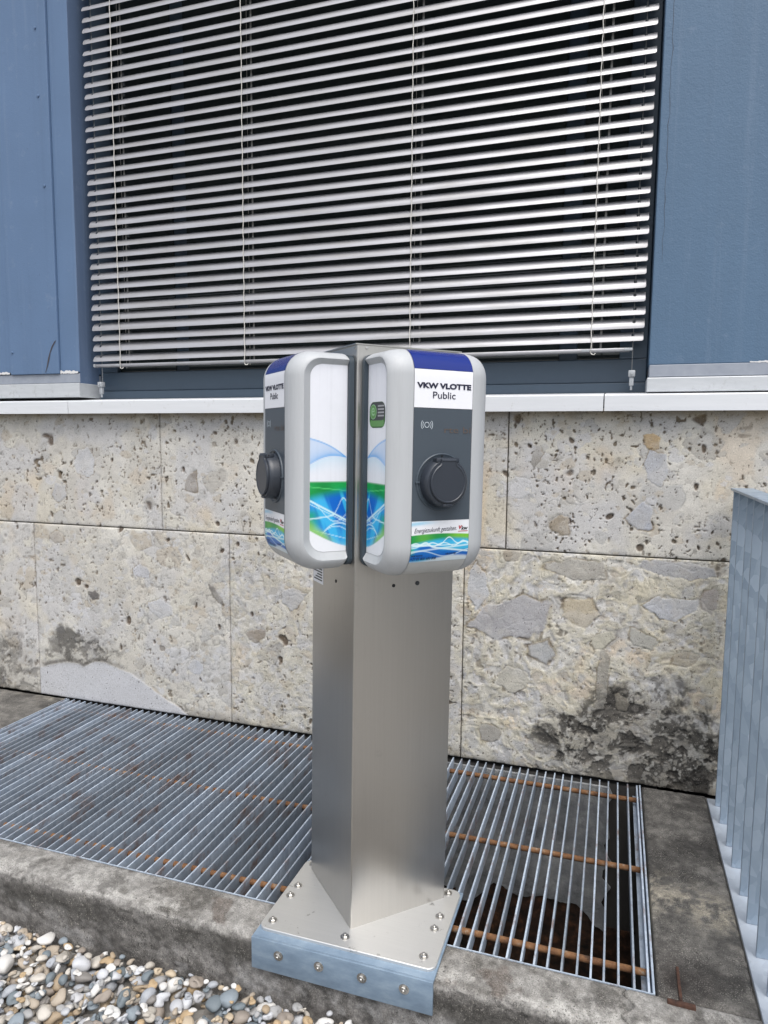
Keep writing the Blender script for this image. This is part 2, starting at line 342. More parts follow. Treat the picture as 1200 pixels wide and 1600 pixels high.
def paint_stone(X, Z, spec):
    big = fbm(X, Z, 2.3, 1, 4); mid = fbm(X, Z, 9, 2, 4); fine = fbm(X, Z, 60, 3, 3)
    tone = spec.get('tone', 0.5); cl = spec.get('clast', 0.3); sw = spec.get('swirl', 0.0)
    c = lerp(np.asarray(lin((206, 202, 194))), lin((230, 227, 219)), sst(0.25, 0.75, 0.5*mid+0.5*big))
    c = lerp(c, lin((228, 214, 178)), sst(0.54, 0.70, fbm(X, Z, 3.6, 5, 4))*0.42*tone)
    c = lerp(c, lin((222, 186, 134)), sst(0.64, 0.74, fbm(X, Z, 6.5, 9, 3))*0.35*tone)
    c = lerp(c, lin((206, 206, 209)), sst(0.52, 0.66, fbm(X, Z, 5.2, 6, 3))*0.6)
    c = c*(0.90+0.20*fbm(X, Z, 34, 13, 3))[..., None]
    H = (fine-0.5)*0.0012
    # angular clasts in the conglomerate, each cell of its own tone
    pal = np.array([lin((194, 193, 191)), lin((214, 214, 216)), lin((200, 190, 174)), lin((186, 182, 175)), lin((222, 218, 206)), lin((208, 206, 202))])
    for cell, pr, sd_, k_ in ((0.13, cl*0.8, 1, 0.75), (0.060, cl, 4, 0.7), (0.026, cl*0.9, 6, 0.6)):
        wx = X+0.30*cell*(fbm(X, Z, 1.6/cell, 7, 3)-0.5)*2; wz = Z+0.30*cell*(fbm(X, Z, 1.6/cell, 11, 3)-0.5)*2
        d, e, dx, dy, A, B, C = worley(wx, wz*1.25, cell, sd_); g = 0.10+0.16*C
        on = (A < pr)*sst(0.62, 0.5, d); ins = sst(g-0.03, g+0.03, e)*on; rim = np.exp(-((e-g)/0.035)**2)*on
        cc = pal[(B*5.999).astype(int)]*(0.90+0.20*fbm(X, Z, 46, 4, 3))[..., None]
        c = c+(cc-c)*(ins*k_)[..., None]; c = c*(1-0.30*rim*sst(.38, .66, fbm(X, Z, 25, 8, 2)))[..., None]; H = H-0.0012*rim
    inside = np.zeros(X.shape)
    for q, (x, z, rx, rz, col, an, rimw) in enumerate(spec.get('clasts', [])):
        m = polymask(X, Z, x, z, rx, rz, an, 31+q*7+int(abs(x)*100))
        ins = sst(1.03, 0.96, m); rim = np.exp(-((m-1.03)/(rimw*0.8))**2)
        cc = lin(col)*(0.88+0.24*fbm(X, Z, 34, 4, 4))[..., None]*(0.94+0.12*sst(.4, .6, fbm(X, Z, 11, 2, 2)))[..., None]
        c = c+(cc-c)*(ins*(0.62+0.3*sst(.35, .6, fbm(X, Z, 22, 1, 4))))[..., None]
        c = lerp(c, lin((128, 112, 84)), rim*0.75*sst(.40, .62, fbm(X, Z, 16, 10+q, 2))); H = H-0.0018*rim+0.0006*ins
        inside = np.maximum(inside, ins)
    # flow lines in the cement
    wx = X+0.05*(fbm(X, Z, 6, 3, 3)-0.5)*2; wz = Z+0.05*(fbm(X, Z, 6, 8, 3)-0.5)*2
    rd = 1-2*np.abs(fbm(wx, wz, 17, 12, 3, 0.6)-0.5); gate = sst(0.42, 0.6, fbm(X, Z, 4, 13, 2))*(1-inside)
    dk = sst(0.955, 0.99, rd)*gate*spec.get('vein', 0.6); c = c*(1-0.36*dk)[..., None]; H = H-0.0016*dk
    if sw:
        c = lerp(c, lin((226, 218, 192)), sst(0.7, 0.93, rd)*(1-inside)*sw*0.45); H = H+0.0022*sst(0.6, 0.95, rd)*(1-inside)*sw
        sh = vnoise(wx*44, wz*30, 5); c = c*(1-0.16*sw*sst(0.6, 0.85, sh)*(1-inside))[..., None]; H = H-0.0020*sw*sst(0.55, 0.8, sh)*(1-inside)
    # voids: dents, with their depth shading darkened into the colour
    dens = (0.35+0.65*sst(0.36, 0.58, fbm(X, Z, 4.5, 14, 3)))*spec.get('pit', 1.0)*(1-0.92*inside)
    P = flecks(X, Z, 120, 0.775, 1, 0.75)*0.7*dens
    P = np.maximum(P, flecks(X, Z, 62, 0.800, 4, 0.7)*0.95*dens)
    P = np.maximum(P, flecks(X, Z, 30, 0.835, 2, 0.7)*dens)
    P = np.maximum(P, pits(X, Z, 0.032, 0.20, 0.10, 0.36, 3, asp=(0.25, 0.6), ang=(-0.9, 0.5))*np.clip(dens, 0, 1))
    pc = lerp(np.asarray(lin((74, 64, 54))), lin((128, 112, 88)), fbm(X, Z, 30, 15, 2))
    c = c+(pc-c)*(np.clip(P, 0, 0.9))[..., None]; H = H-0.005*P
    hb = flecks(X, Z, 13, 0.86, 6, 0.8)*spec.get('bighole', 1.0)*(1-inside)
    hb = np.maximum(hb, pits(X, Z, 0.17, 0.5, 0.05, 0.11, 7, asp=(0.45, 0.9))*spec.get('bighole', 1.0)*(1-inside))
    c = lerp(c, lin((92, 72, 52)), np.clip(hb, 0, 1)*0.85); H = H-0.008*np.clip(hb, 0, 1)
    # darker ochre band under the sill
    c = lerp(c, lin((170, 152, 118)), sst(1.345, 1.40, Z+0.05*(fbm(X, Z, 14, 2, 3)-0.5))*0.6)
    qm = np.zeros(X.shape)
    if 'patch' in spec:      # smooth grey mortar repair
        px, pz = zip(*spec['patch']); top = np.interp(X, px, pz, left=-1, right=-1)+0.014*(fbm(X, Z, 30, 3, 3)-0.5)
        qm = sst(0.004, -0.004, Z-top)
        c = lerp(c, lin((208, 209, 213)), qm*0.96); c = c*(1+0.16*(fbm(X, Z, 16, 4, 4)-0.5)*qm)[..., None]; H = np.where(qm > 0.5, 0.0015+(fine-0.5)*0.0006, H)
        edge = np.exp(-((Z-top-0.010)/0.013)**2)*sst(-2.10, -2.3, X)
        c = lerp(c, lin((88, 84, 80)), edge*0.85*sst(0.3, 0.5, fbm(X, Z, 12, 5, 3)))
    for (x, z, rx, rz, k_) in spec.get('mould', []):
        m = np.clip(1-np.sqrt(((X-x)/rx)**2+((Z-z)/rz)**2)+0.35, 0, 1)
        w1 = fbm(wx, wz, 10, 9, 5, 0.6); w2 = fbm(wx, wz, 24, 10, 5, 0.62); w3 = fbm(X, Z, 62, 6, 3)
        a = sst(0.44, 0.66, 0.40*m+0.40*w1+0.22*w2)*sst(0, 0.25, m)*(1-qm)*(1-0.6*inside)
        c = lerp(c, lin((140, 136, 128)), a*k_*0.65)
        b = sst(0.50, 0.56, w2+0.10*(m-0.7)+0.10*(w3-0.5))*a; c = lerp(c, lin((84, 80, 75)), b*k_*0.85)
        b = sst(0.55, 0.60, w1+0.30*(w3-0.5)+0.15*(w2-0.5))*a; c = lerp(c, lin((44, 42, 40)), b*k_*0.75)
        b = sst(0.60, 0.68, w3)*a*sst(0.5, 0.42, w2); c = lerp(c, lin((214, 211, 203)), b*0.6)
        H = H-0.003*sst(0.5, 0.56, w2)*a
    # dirt at the foot
    c = lerp(c, lin((118, 112, 102)), sst(0.05, 0.0, Z+0.05*(fbm(X, Z, 9, 6, 3)-0.5))*0.5*(1-qm))
    return np.clip(c, 0.01, 1)*K, H

def slab(name, x0, x1, z0, z1, step, spec, parent, y0=0.0, depth=0.03):
    nx = max(2, int((x1-x0)/step)+1); nz = max(2, int((z1-z0)/step)+1)
    xs = np.linspace(x0, x1, nx); zs = np.linspace(z0, z1, nz); X, Z = np.meshgrid(xs, zs, indexing='ij')
    c, H = paint_stone(X, Z, spec)
    ed = np.minimum(np.minimum(X-x0, x1-X), np.minimum(Z-z0, z1-Z)); H = H-0.003*np.exp(-ed/0.004)*(0.4+fbm(X, Z, 40, 2, 2))
    V = np.stack([X, y0-H, Z], -1).reshape(-1, 3); id_ = np.arange(nx*nz).reshape(nx, nz)
    F = np.stack([id_[:-1, :-1], id_[1:, :-1], id_[1:, 1:], id_[:-1, 1:]], -1).reshape(-1, 4)
    bnd = np.concatenate([id_[:, 0], id_[-1, 1:], id_[-2::-1, -1], id_[0, -2:0:-1]])
    back = V[bnd].copy(); back[:, 1] = y0+depth; n = len(V); k = len(bnd); r = np.arange(k); r2 = (r+1) % k
    S = np.stack([bnd[r2], bnd[r], n+r, n+r2], -1)
    V = np.concatenate([V, back]); F = np.concatenate([F, S]); C = np.concatenate([c.reshape(-1, 3), c.reshape(-1, 3)[bnd]*0.8])
    return mobj(name, V, F, 'stone', parent, 180, C)

# ------------------------------------------------------------------ ground
def sheet(name, x0, x1, y0, y1, z, mat): return mobj(name, [(x0, y0, z), (x1, y0, z), (x1, y1, z), (x0, y1, z)], [(0, 1, 2, 3)], mat)
structure(mobj('ground', [(-600, -600, -0.25), (600, -600, -0.25), (600, -1.0, -0.25), (-600, -1.0, -0.25), (-600, 600, -0.25), (-3.2, -1.0, -0.25), (-3.2, 600, -0.25), (0.30, -1.0, -0.25), (600, 600, -0.25), (0.30, 600, -0.25)],
               [(0, 1, 2, 7, 5, 3), (3, 5, 6, 4), (7, 2, 8, 9)], 'asphalt'))
structure(mobj('unseen_pavement', *box(-30, 30, -5.2, -2.95, -0.3, -0.20), m_plain('paving_concrete', (170, 168, 162), 0.9, var=0.2, scale=12, k=0.7)))  # unseen pale strip behind the camera, added for its reflection in the post
gravel_bed = structure(mobj('gravel_bed', *box(-7.0, 3.0, -2.9, -1.17, -0.3, -0.196), 'gravel_far'))

# ------------------------------------------------------------------ concrete kerb and slabs round the light well
def paint_concrete(X, Y, kind):
    n1 = fbm(X, Y, 5, 2, 5, 0.6); n2 = fbm(X, Y, 22, 3, 4, 0.6); n3 = fbm(X, Y, 90, 4, 3); n4 = fbm(X, Y, 45, 6, 4, 0.7)
    if kind == 'top':
        c = lerp(np.asarray(lin((112, 109, 104))), lin((170, 168, 164)), sst(0.32, 0.68, 0.5*n1+0.3*n2+0.2*n4))
        c = lerp(c, lin((200, 198, 193)), sst(0.50, 0.62, fbm(X, Y*2.2, 9, 6, 5, .6))*sst(-1.09, -1.16, Y+0.05*(n2-0.5))*0.75)
        c = lerp(c, lin((74, 71, 67)), sst(0.55, 0.66, fbm(X, Y, 14, 8, 5, .7))*0.55)
        c = lerp(c, lin((84, 66, 54)), sst(0.66, 0.72, fbm(X, Y, 9, 11, 4))*0.5)
    elif kind == 'front':
        t = Y+0.06*(n1-0.5)+0.03*(n4-0.5)                       # Y is height here
        c = lerp(np.asarray(lin((144, 141, 138))), lin((104, 101, 98)), sst(0.35, 0.65, 0.6*n2+0.4*n4))
        dark = np.exp(-((t+0.055)/0.038)**2)*sst(0.2, 0.5, fbm(X, Y*0.6, 4, 10, 4))
        c = lerp(c, lin((72, 70, 66)), dark*0.85); c = lerp(c, lin((184, 182, 177)), sst(-0.020, -0.002, Y+0.03*(n2-0.5))*0.6*sst(.4, .55, n4))
        c = lerp(c, lin((176, 175, 174)), sst(0.52, 0.66, fbm(X, Y, 11, 5, 5, .62))*sst(-0.06, -0.12, Y)*0.6)
        c = lerp(c, lin((58, 56, 54)), sst(0.58, 0.68, fbm(X, Y, 8, 12, 5, .7))*0.5)
    else:
        c = lerp(np.asarray(lin((84, 82, 79))), lin((128, 125, 120)), sst(0.3, 0.7, 0.4*n1+0.4*n2+.2*n4))
        c = lerp(c, lin((184, 176, 158)), np.exp(-((Y+0.66+0.25*(X-0.25)+0.16*(n2-0.5))/0.085)**2)*sst(0.40, 0.60, n4)*0.75)
        c = lerp(c, lin((54, 52, 50)), sst(0.54, 0.66, fbm(X, Y, 7, 9, 5, .6))*0.6)
        iron = np.exp(-(((X-0.20)/0.06)**2+((Y+1.0)/0.10)**2)); c = lerp(c, lin((44, 38, 36)), np.clip(iron*1.2*n2*1.6, 0, 0.9))
    c = c*(0.82+0.36*sst(.3, .7, n3))[..., None]
    H = (n2-0.5)*0.004+(n4-0.5)*0.003+(n3-0.5)*0.0025
    return c*K, H
def grid_faces(nx, ny): 
    i = np.arange(nx*ny).reshape(nx, ny); return np.stack([i[:-1, :-1], i[1:, :-1], i[1:, 1:], i[:-1, 1:]], -1).reshape(-1, 4)
def kerb():
    # section: back wall bottom -> top back -> top front (worn) -> front foot
    xs = np.concatenate([np.arange(-5.4, -3.0, 0.012), np.arange(-3.0, 0.3601, 0.004)]); sec = [(-1.052, z) for z in np.linspace(-0.5, 0.0, 12)][:-1]
    top = [(-1.052-0.004*i, 0.0) for i in range(31)]; fr = [(-1.180, -0.004-0.004*i) for i in range(58)]
    prof = sec+top+fr; nS = len(prof); Y0 = np.array([p[0] for p in prof]); Z0 = np.array([p[1] for p in prof])
    X, J = np.meshgrid(xs, np.arange(nS), indexing='ij'); Y = Y0[J]; Z = Z0[J]
    ist = (J >= 11) & (J < 42); isf = J >= 42
    c1, h1 = paint_concrete(X, Y, 'top'); c2, h2 = paint_concrete(X, Z, 'front')
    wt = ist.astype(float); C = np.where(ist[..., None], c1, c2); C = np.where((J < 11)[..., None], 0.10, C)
    ec = np.exp(-np.minimum(np.abs(Y+1.180)+np.abs(Z), 1)/0.010); chip = 0.006*ec*(0.5+1.6*fbm(X, Z*0, 9, 3, 4))
    Zd = Z+np.where(ist, h1, 0)*sst(-1.052, -1.06, Y)-chip; Yd = Y-np.where(isf, h2*1.4, 0)+chip*0.8
    # a hairline crack
    cx = 0.078+0.012*np.sin(Y*90)+0.05*(Y+1.1); k = ist*np.exp(-((X-cx)/0.0025)**2); Zd = Zd-0.004*k; C = C*(1-0.8*k)[..., None]
    V = np.stack([X, Yd, Zd], -1).reshape(-1, 3)
    return structure(mobj('concrete_kerb', V, grid_faces(len(xs), nS), 'concrete', None, 180, C.reshape(-1, 3)))
kerb()
def flat_slab(name, x0, x1, y0, y1, step, thick=0.5):
    nx = int((x1-x0)/step)+1; ny = int((y1-y0)/step)+1
    X, Y = np.meshgrid(np.linspace(x0, x1, nx), np.linspace(y0, y1, ny), indexing='ij'); c, H = paint_concrete(X, Y, 'slab')
    ed = np.minimum(np.minimum(X-x0, x1-X), np.minimum(Y-y0, y1-Y)); Z = H*0.8-0.005*np.exp(-ed/0.006)
    V = np.stack([X, Y, Z], -1).reshape(-1, 3); F = grid_faces(nx, ny); id_ = np.arange(nx*ny).reshape(nx, ny)
    b = np.concatenate([id_[:, 0], id_[-1, 1:], id_[-2::-1, -1], id_[0, -2:0:-1]]); back = V[b].copy(); back[:, 2] = -thick
    r = np.arange(len(b)); r2 = (r+1) % len(b); S = np.stack([b[r2], b[r], len(V)+r, len(V)+r2], -1)
    C = np.concatenate([c.reshape(-1, 3), c.reshape(-1, 3)[b]*0.8])
    return structure(mobj(name, np.concatenate([V, back]), np.concatenate([F, S]), 'concrete', None, 180, C))
flat_slab('concrete_slab', 0.145, 0.359, -1.046, -0.004, 0.004)
flat_slab('concrete_slab', -5.4, -2.522, -1.046, -0.004, 0.008)
structure(mobj('terrace', *box(0.361, 3.0, -1.18, -0.004, -0.4, -0.008), m_plain('terrace_concrete', (120, 118, 114), 0.9, var=0.3, scale=20, bump=0.4)))
# light well below the grating
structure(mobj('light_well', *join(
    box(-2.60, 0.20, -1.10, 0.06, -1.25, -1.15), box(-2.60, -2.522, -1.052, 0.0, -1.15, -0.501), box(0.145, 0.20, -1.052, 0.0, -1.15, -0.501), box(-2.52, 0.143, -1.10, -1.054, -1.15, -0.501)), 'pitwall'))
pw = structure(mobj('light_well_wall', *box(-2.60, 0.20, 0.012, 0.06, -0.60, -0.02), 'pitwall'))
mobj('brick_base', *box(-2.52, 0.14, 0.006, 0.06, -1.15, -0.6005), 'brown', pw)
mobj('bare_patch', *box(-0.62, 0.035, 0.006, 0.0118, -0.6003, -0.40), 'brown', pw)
def coat():
    xs = np.linspace(-2.52, 0.03, 340); ed = -0.56+0.05*(fbm(xs, xs*0, 7, 2, 5, 0.6)-0.5)*2
    ed += np.interp(xs, [-0.55, -0.49, -0.40, -0.35, -0.30, -0.2, -0.075, 0.0], [-0.06, -0.05, 0.045, 0.035, 0.02, 0.04, 0.015, -0.05], left=0, right=-0.05)
    right = np.array([(0.03+0.012*math.sin(i*1.7)+0.010*math.sin(i*4.1), z) for i, z in enumerate(np.linspace(-0.60, -0.03, 18))])  # coating stops short here; the dark wall beyond stands in for corner shadow
    poly = [(x, e) for x, e in zip(xs, ed)]+[tuple(p) for p in right]+[(-2.52, -0.03)]
    V = [(x, 0.0, z) for x, z in poly]+[(x, 0.0115, z) for x, z in poly]; n = len(poly)
    F = [tuple(range(n))]+[(i, (i+1) % n, n+(i+1) % n, n+i) for i in range(n)]
    o = mobj('wall_coating', V, F, 'coat', pw); return o
coat()

# ------------------------------------------------------------------ building
BLD = empty('building', (-1.1, 0.0, 0.0), 'blue rendered building with a stone clad base and a wide window', 'building')
def part(name, vf, mat, parent=BLD, **kw): return mobj(name, vf[0], vf[1], mat, parent, **kw)
mo = dict(mould=[(0.13, 0.16, 0.34, 0.26, 1.0), (0.28, 0.05, 0.25, 0.22, 0.9), (-0.10, 0.10, 0.18, 0.20, 0.7)], tone=0.95, clast=0.62, pit=0.6, vein=1.0, bighole=0.4, swirl=1.0, clasts=[
    (-0.368, 0.596, 0.175, 0.085, (182, 181, 184), 0.22, 0.07), (-0.111, 0.803, 0.105, 0.041, (178, 174, 166), 0.0, 0.10), (-0.242, 0.469, 0.053, 0.051, (186, 188, 190), 0.5, 0.18),
    (0.216, 0.684, 0.096, 0.046, (198, 200, 206), 0.1, 0.05), (-0.106, 0.644, 0.066, 0.055, (196, 184, 160), 0.4, 0.12), (0.341, 0.718, 0.031, 0.046, (178, 170, 164), 0.0, 0.18),
    (0.231, 0.826, 0.138, 0.034, (186, 186, 188), -0.05, 0.06), (-0.016, 0.394, 0.022, 0.124, (166, 162, 152), -0.05, 0.15), (-0.432, 0.122, 0.046, 0.04, (178, 174, 166), 0, 0.1),
    (-0.362, 0.841, 0.036, 0.028, (176, 166, 150), 0, 0.12), (-0.496, 0.713, 0.041, 0.085, (200, 202, 206), 0, 0.05), (-0.02, 0.54, 0.05, 0.03, (200, 196, 180), .6, .1), (0.12, 0.56, 0.06, 0.03, (196, 194, 186), -.4, .1),
    (0.06, 0.31, 0.03, 0.035, (170, 162, 146), .3, .2), (-0.35, 0.35, 0.07, 0.05, (200, 196, 184), .2, .06), (0.27, 0.50, 0.05, 0.03, (178, 168, 148), .2, .12)])
up = dict(pit=1.15, clast=0.16, tone=0.5, vein=0.5)
G = 0.0025
slab('stone_slab', -3.5, -1.946-G, 0.863+G, 1.40, 0.0045, dict(up, clasts=[(-2.373, 1.155, 0.06, 0.075, (206, 207, 210), 0, .03), (-2.52, 1.02, .05, .04, (188, 188, 190), .3, .05)]), BLD)
slab('stone_slab', -1.946+G, -0.388-G, 0.863+G, 1.40, 0.0035, dict(up, tone=0.75, clasts=[(-1.783, 1.081, 0.036, 0.05, (150, 142, 134), -.3, .1), (-1.40, 1.17, .03, .03, (190, 176, 150), 0, .1)]), BLD)
slab('stone_slab', -0.388+G, 1.25, 0.863+G, 1.40, 0.003, dict(up, tone=0.65, clast=0.22, clasts=[(-0.18, 0.968, 0.035, 0.036, (166, 154, 136), 0, .15), (0.094, 1.004, 0.045, 0.046, (176, 180, 190), 0, .1), (-0.28, 1.22, .022, .045, (170, 166, 160), -.3, .12), (0.12, 1.28, .03, .03, (196, 170, 130), 0, .1), (0.14, 1.19, .04, .07, (192, 194, 200), .2, .05)]), BLD)
slab('stone_slab', -3.5, -2.687-G, 0.002, 0.863-G, 0.006, dict(pit=0.9, clast=0.2, mould=[(-2.84, 0.10, 0.25, 0.26, 0.5)]), BLD)
slab('stone_slab', -2.687+G, -1.601-G, 0.002, 0.863-G, 0.0042, dict(pit=0.75, clast=0.42, tone=0.2, vein=0.8, mould=[(-2.47, 0.25, 0.26, 0.11, 0.62)], patch=[(-2.70, 0.135), (-2.685, 0.139), (-2.6, 0.16), (-2.533, 0.179), (-2.47, 0.185), (-2.417, 0.169), (-2.35, 0.2), (-2.284, 0.206), (-2.156, 0.173), (-2.05, 0.123), (-1.962, 0.072), (-1.876, 0.037), (-1.80, -0.02)],
     clasts=[(-2.337, 0.53, 0.032, 0.022, (104, 100, 98), -.2, .1), (-1.669, 0.583, 0.058, 0.018, (118, 114, 110), -0.9, .12), (-1.968, 0.499, 0.07, 0.042, (208, 209, 213), 0, .04), (-2.07, .66, .05, .03, (200, 201, 206), 0, .03), (-2.55, .8, .045, .03, (184, 176, 166), 0, .1), (-1.78, .24, .04, .035, (204, 206, 212), 0, .03)]), BLD)
slab('stone_slab', -1.601+G, -0.548-G, 0.002, 0.863-G, 0.0035, dict(pit=0.9, clast=0.5, tone=0.75, vein=1.0, bighole=1.6, swirl=0.6, clasts=[(-1.47, .42, .06, .03, (150, 140, 128), .2, .12), (-1.3, .6, .06, .05, (196, 196, 198), 0, .06)]), BLD)
slab('stone_slab', -0.548+G, 1.25, 0.002, 0.863-G, 0.003, mo, BLD)
slab('stone_slab', -5.5, -3.5-2*G, 0.863+G, 1.40, 0.012, dict(up), BLD); slab('stone_slab', -5.5, -3.5-2*G, 0.002, 0.863-G, 0.012, dict(pit=0.9, clast=0.3), BLD)
part('joint_backing', box(-5.5, 1.25, 0.012, 0.20, 0.0, 1.39), 'mortar')
part('building_core', box(-5.45, 1.20, 0.55, 3.0, 0.0, 5.2), 'room')
# the plain masonry carries on beyond the picture
part('outer_wall', box(-9.0, -5.502, 0.0, 3.0, 0.0, 5.2), 'blue_stucco'); part('outer_wall', box(1.25, 7.0, 0.0, 3.0, 0.0, 5.2), 'blue_stucco')
# blue wall surfaces round the window
ZT = 3.60
part('wall_panel', box(0.100, 1.25, 0.0, 0.55, 1.5505, 5.2, 0.003), 'blue_stucco')
part('wall_panel', box(-2.483, -2.374, 0.0, 0.55, 1.5805, 5.2, 0.003), 'blue_panel')
part('wall_panel', box(-2.772, -2.4835, -0.012, 0.55, 1.575, 5.2, 0.003), 'blue_panel')
part('wall_panel', box(-5.50, -2.776, -0.004, 0.55, 1.585, 5.2, 0.003), 'blue_panel')
part('window_head', box(-2.373, 0.099, 0.0, 0.55, ZT, 5.2), 'blue_jamb')
part('trim_band', box(0.102, 1.25, -0.003, 0.5, 1.508, 1.5503, 0.002), 'trim'); part('trim_band', box(-5.5, -2.3735, -0.002, 0.5, 1.5325, 1.5745, 0.002), 'trim')
part('flashing', box(0.095, 1.25, -0.016, 0.5, 1.4555, 1.5055, 0.003), 'flash'); part('flashing', box(-5.5, -2.366, -0.016, 0.5, 1.4655, 1.530, 0.003), 'flash')
# sill pieces
def sillp(x0, x1):
    p = [(-0.062, 1.388), (-0.062, 1.442), (-0.058, 1.446), (0.115, 1.462), (0.115, 1.44), (-0.05, 1.43), (-0.05, 1.388)]
    n = len(p); V = [(x0, y, z) for y, z in p]+[(x1, y, z) for y, z in p]
    return V, [tuple(range(n))[::-1], tuple(range(n, 2*n))]+[(i, (i+1) % n, n+(i+1) % n, n+i) for i in range(n)]
for a, b in ((-5.5, -2.394), (-2.391, -0.048), (-0.044, 1.25)): part('window_sill', sillp(a, b), 'sill', fix=True)
# paint flaws
def ribbon(pts, w, y, t=0.0012):
    V, F = [], []
    for i, (x, z) in enumerate(pts):
        ww = w*(0.4+0.6*rnd.random())*(0.35 if i in (0, len(pts)-1) else 1)
        V += [(x-ww/2, y, z), (x+ww/2, y, z)]
        if i: F.append((2*i-2, 2*i-1, 2*i+1, 2*i))
    return V, F
part('paint_crack', ribbon([(-2.560, 1.582), (-2.548, 1.61), (-2.538, 1.645), (-2.53, 1.67), (-2.515, 1.70), (-2.50, 1.72), (-2.492, 1.728)], 0.012, -0.0135), 'crack')
part('paint_crack', ribbon([(0.127+0.002*math.sin(k*2.3)+0.0015*math.sin(k*5.1), 1.9+0.035*k) for k in range(40)], 0.0016, -0.0008), 'crack')
def jag(x0, x1, z, h, y):
    xs = np.arange(x0, x1, 0.006); V, F = [], []
    for i, x in enumerate(xs):
        V += [(x, y, z-h*rnd.random()*0.4), (x, y, z+h*(0.5+0.6*rnd.random()))]
        if i: F.append((2*i-2, 2*i, 2*i+1, 2*i-1))
    return V, F
part('peeled_edge', jag(-2.482, -2.376, 1.578, 0.012, -0.004), 'peel'); part('peeled_edge', jag(-2.90, -2.774, 1.580, 0.010, -0.008), 'peel')
part('peeled_edge', jag(0.42, 1.0, 1.551, 0.006, -0.004), 'peel')
for x, z in ((-2.538, 2.811), (-2.523, 2.42), (-2.755, 1.68), (-2.54, 3.1)): part('screw_head', tube([(x, -0.012, z), (x, -0.0155, z), (x, -0.0165, z)], [0.0065, 0.0065, 0.004], 10), 'blue_panel', smooth=40)
# window
WY = 0.125
win = part('window_frame', join(box(-2.374, 0.100, WY, WY+0.06, 1.462, 1.500, 0.002), box(-2.372, 0.098, WY+0.012, WY+0.07, 1.5005, 1.590, 0.004), box(-2.372, -2.275, WY+0.012, WY+0.07, 1.5905, ZT, 0.003),
           box(0.000, 0.098, WY+0.012, WY+0.07, 1.5905, ZT, 0.003), box(-2.2745, -0.0005, WY+0.012, WY+0.07, ZT-0.08, ZT, 0.003)), 'frame')
for x in (-1.93, -0.19): mobj('mullion', *box(x-0.035, x+0.035, WY+0.044, WY+0.09, 1.5905, ZT-0.0805, 0.003), 'frame', win)
for a, b in ((-2.2745, -1.9655), (-1.8945, -0.2255), (-0.1545, -0.0005)): mobj('pane', *box(a, b, WY+0.04, WY+0.046, 1.5905, ZT-0.0805), 'pane', win)
part('reveal', box(-2.374, -2.372, 0.001, WY, 1.5, ZT), 'blue_jamb')

# ------------------------------------------------------------------ venetian blind
BL = empty('venetian_blind', (-1.13, 0.06, 1.61), 'white outdoor venetian blind with open slats hanging before the dark window', 'blind')
def slat_mesh():
    Ls, R = 0.05, 0.0478; x0, x1 = -1.208, 1.208
    n = 10; ph = [math.radians(80-60*i/n) for i in range(n+1)]
    def pt(i, off):
        p = ph[min(max(int(i), 0), n)]; y = R*(math.sin(ph[0])-math.sin(p)); z = R*(math.cos(p)-math.cos(ph[0]))
        return y-off*math.sin(p), z+off*math.cos(p)
    xs = [x0, x0+0.0015, x0+0.005, x0+0.031, x0+0.036, x0+0.041, -0.6, 0, 0.6, x1-0.041, x1-0.036, x1-0.031, x1-0.005, x1-0.0015, x1]
    V, F = [], []; cols = n+1
    for off in (0.0, 0.0009):
        for j, x in enumerate(xs):
            q = {0: 0.10, 1: 0.045, len(xs)-1: 0.10, len(xs)-2: 0.045}.get(j, 0.0)
            for i in range(cols):
                f = q*n+(1-2*q)*i; a = int(f); t = f-a; y0, z0 = pt(a, off); y1, z1 = pt(a+1, off)
                V.append((x, y0+(y1-y0)*t, z0+(z1-z0)*t))
    N = len(xs)*cols
    for s in (0, 1):
        for j in range(len(xs)-1):
            for i in range(n):
                if j in (3, 4, 9, 10) and 4 <= i <= 6: continue           # the slot for the guide wire
                a = s*N+j*cols+i; q = (a, a+1, a+cols+1, a+cols); F.append(q if s else q[::-1])
    for j in range(len(xs)-1):
        for i in (0, n): a = j*cols+i; F.append((a, a+cols, N+a+cols, N+a))
    for j in (0, len(xs)-1):
        for i in range(n): a = j*cols+i; F.append((a, a+1, N+a+1, N+a))
    return V, F
PITCHZ = 0.0464; NS = 42
sV, sF = slat_mesh(); s0 = mobj('slat', sV, sF, 'slat', BL, 50)
for k in range(NS):
    o = s0 if k == 0 else s0.copy()
    if k: COL.objects.link(o)
    z = 1.637+PITCHZ*k
    o.parent = BL; o.location = Vector((-1.1275+rnd.uniform(-.0015, .0015), 0.047+rnd.uniform(-.0012, .0012), z+rnd.uniform(-.0008, .0008)))-BL.location
    o.rotation_euler = (rnd.uniform(-0.07, 0.07), -0.004+rnd.uniform(-.0009, .0009), 0)
ZB = 1.637+PITCHZ*NS
for x in (-2.182, -1.536, -0.795, -0.101):
    zs = list(np.arange(1.602, ZB, 0.02)); w1 = [(x+0.0014*math.sin(z*70+x), 0.0445, z) for z in zs]; w2 = [(x+0.004, 0.084, z) for z in zs[::3]]
    mobj('ladder_cord', *join(tube(w1, 0.0016, 6), tube(w2, 0.0012, 5), *[tube([(x, 0.0445, 1.640+PITCHZ*k-0.004), (x+0.004, 0.084, 1.640+PITCHZ*k+0.028)], 0.0009, 4) for k in range(NS)],
         tube([(x, 0.0445, 1.604), (x+0.004, 0.040, 1.598), (x+0.012, 0.044, 1.597), (x+0.016, 0.046, 1.603)], 0.0016, 5)), 'cord', BL, smooth=180)
    mobj('lift_tape', *box(x+0.030, x+0.0375, 0.0665, 0.0673, 1.61, ZB), 'tape', BL)
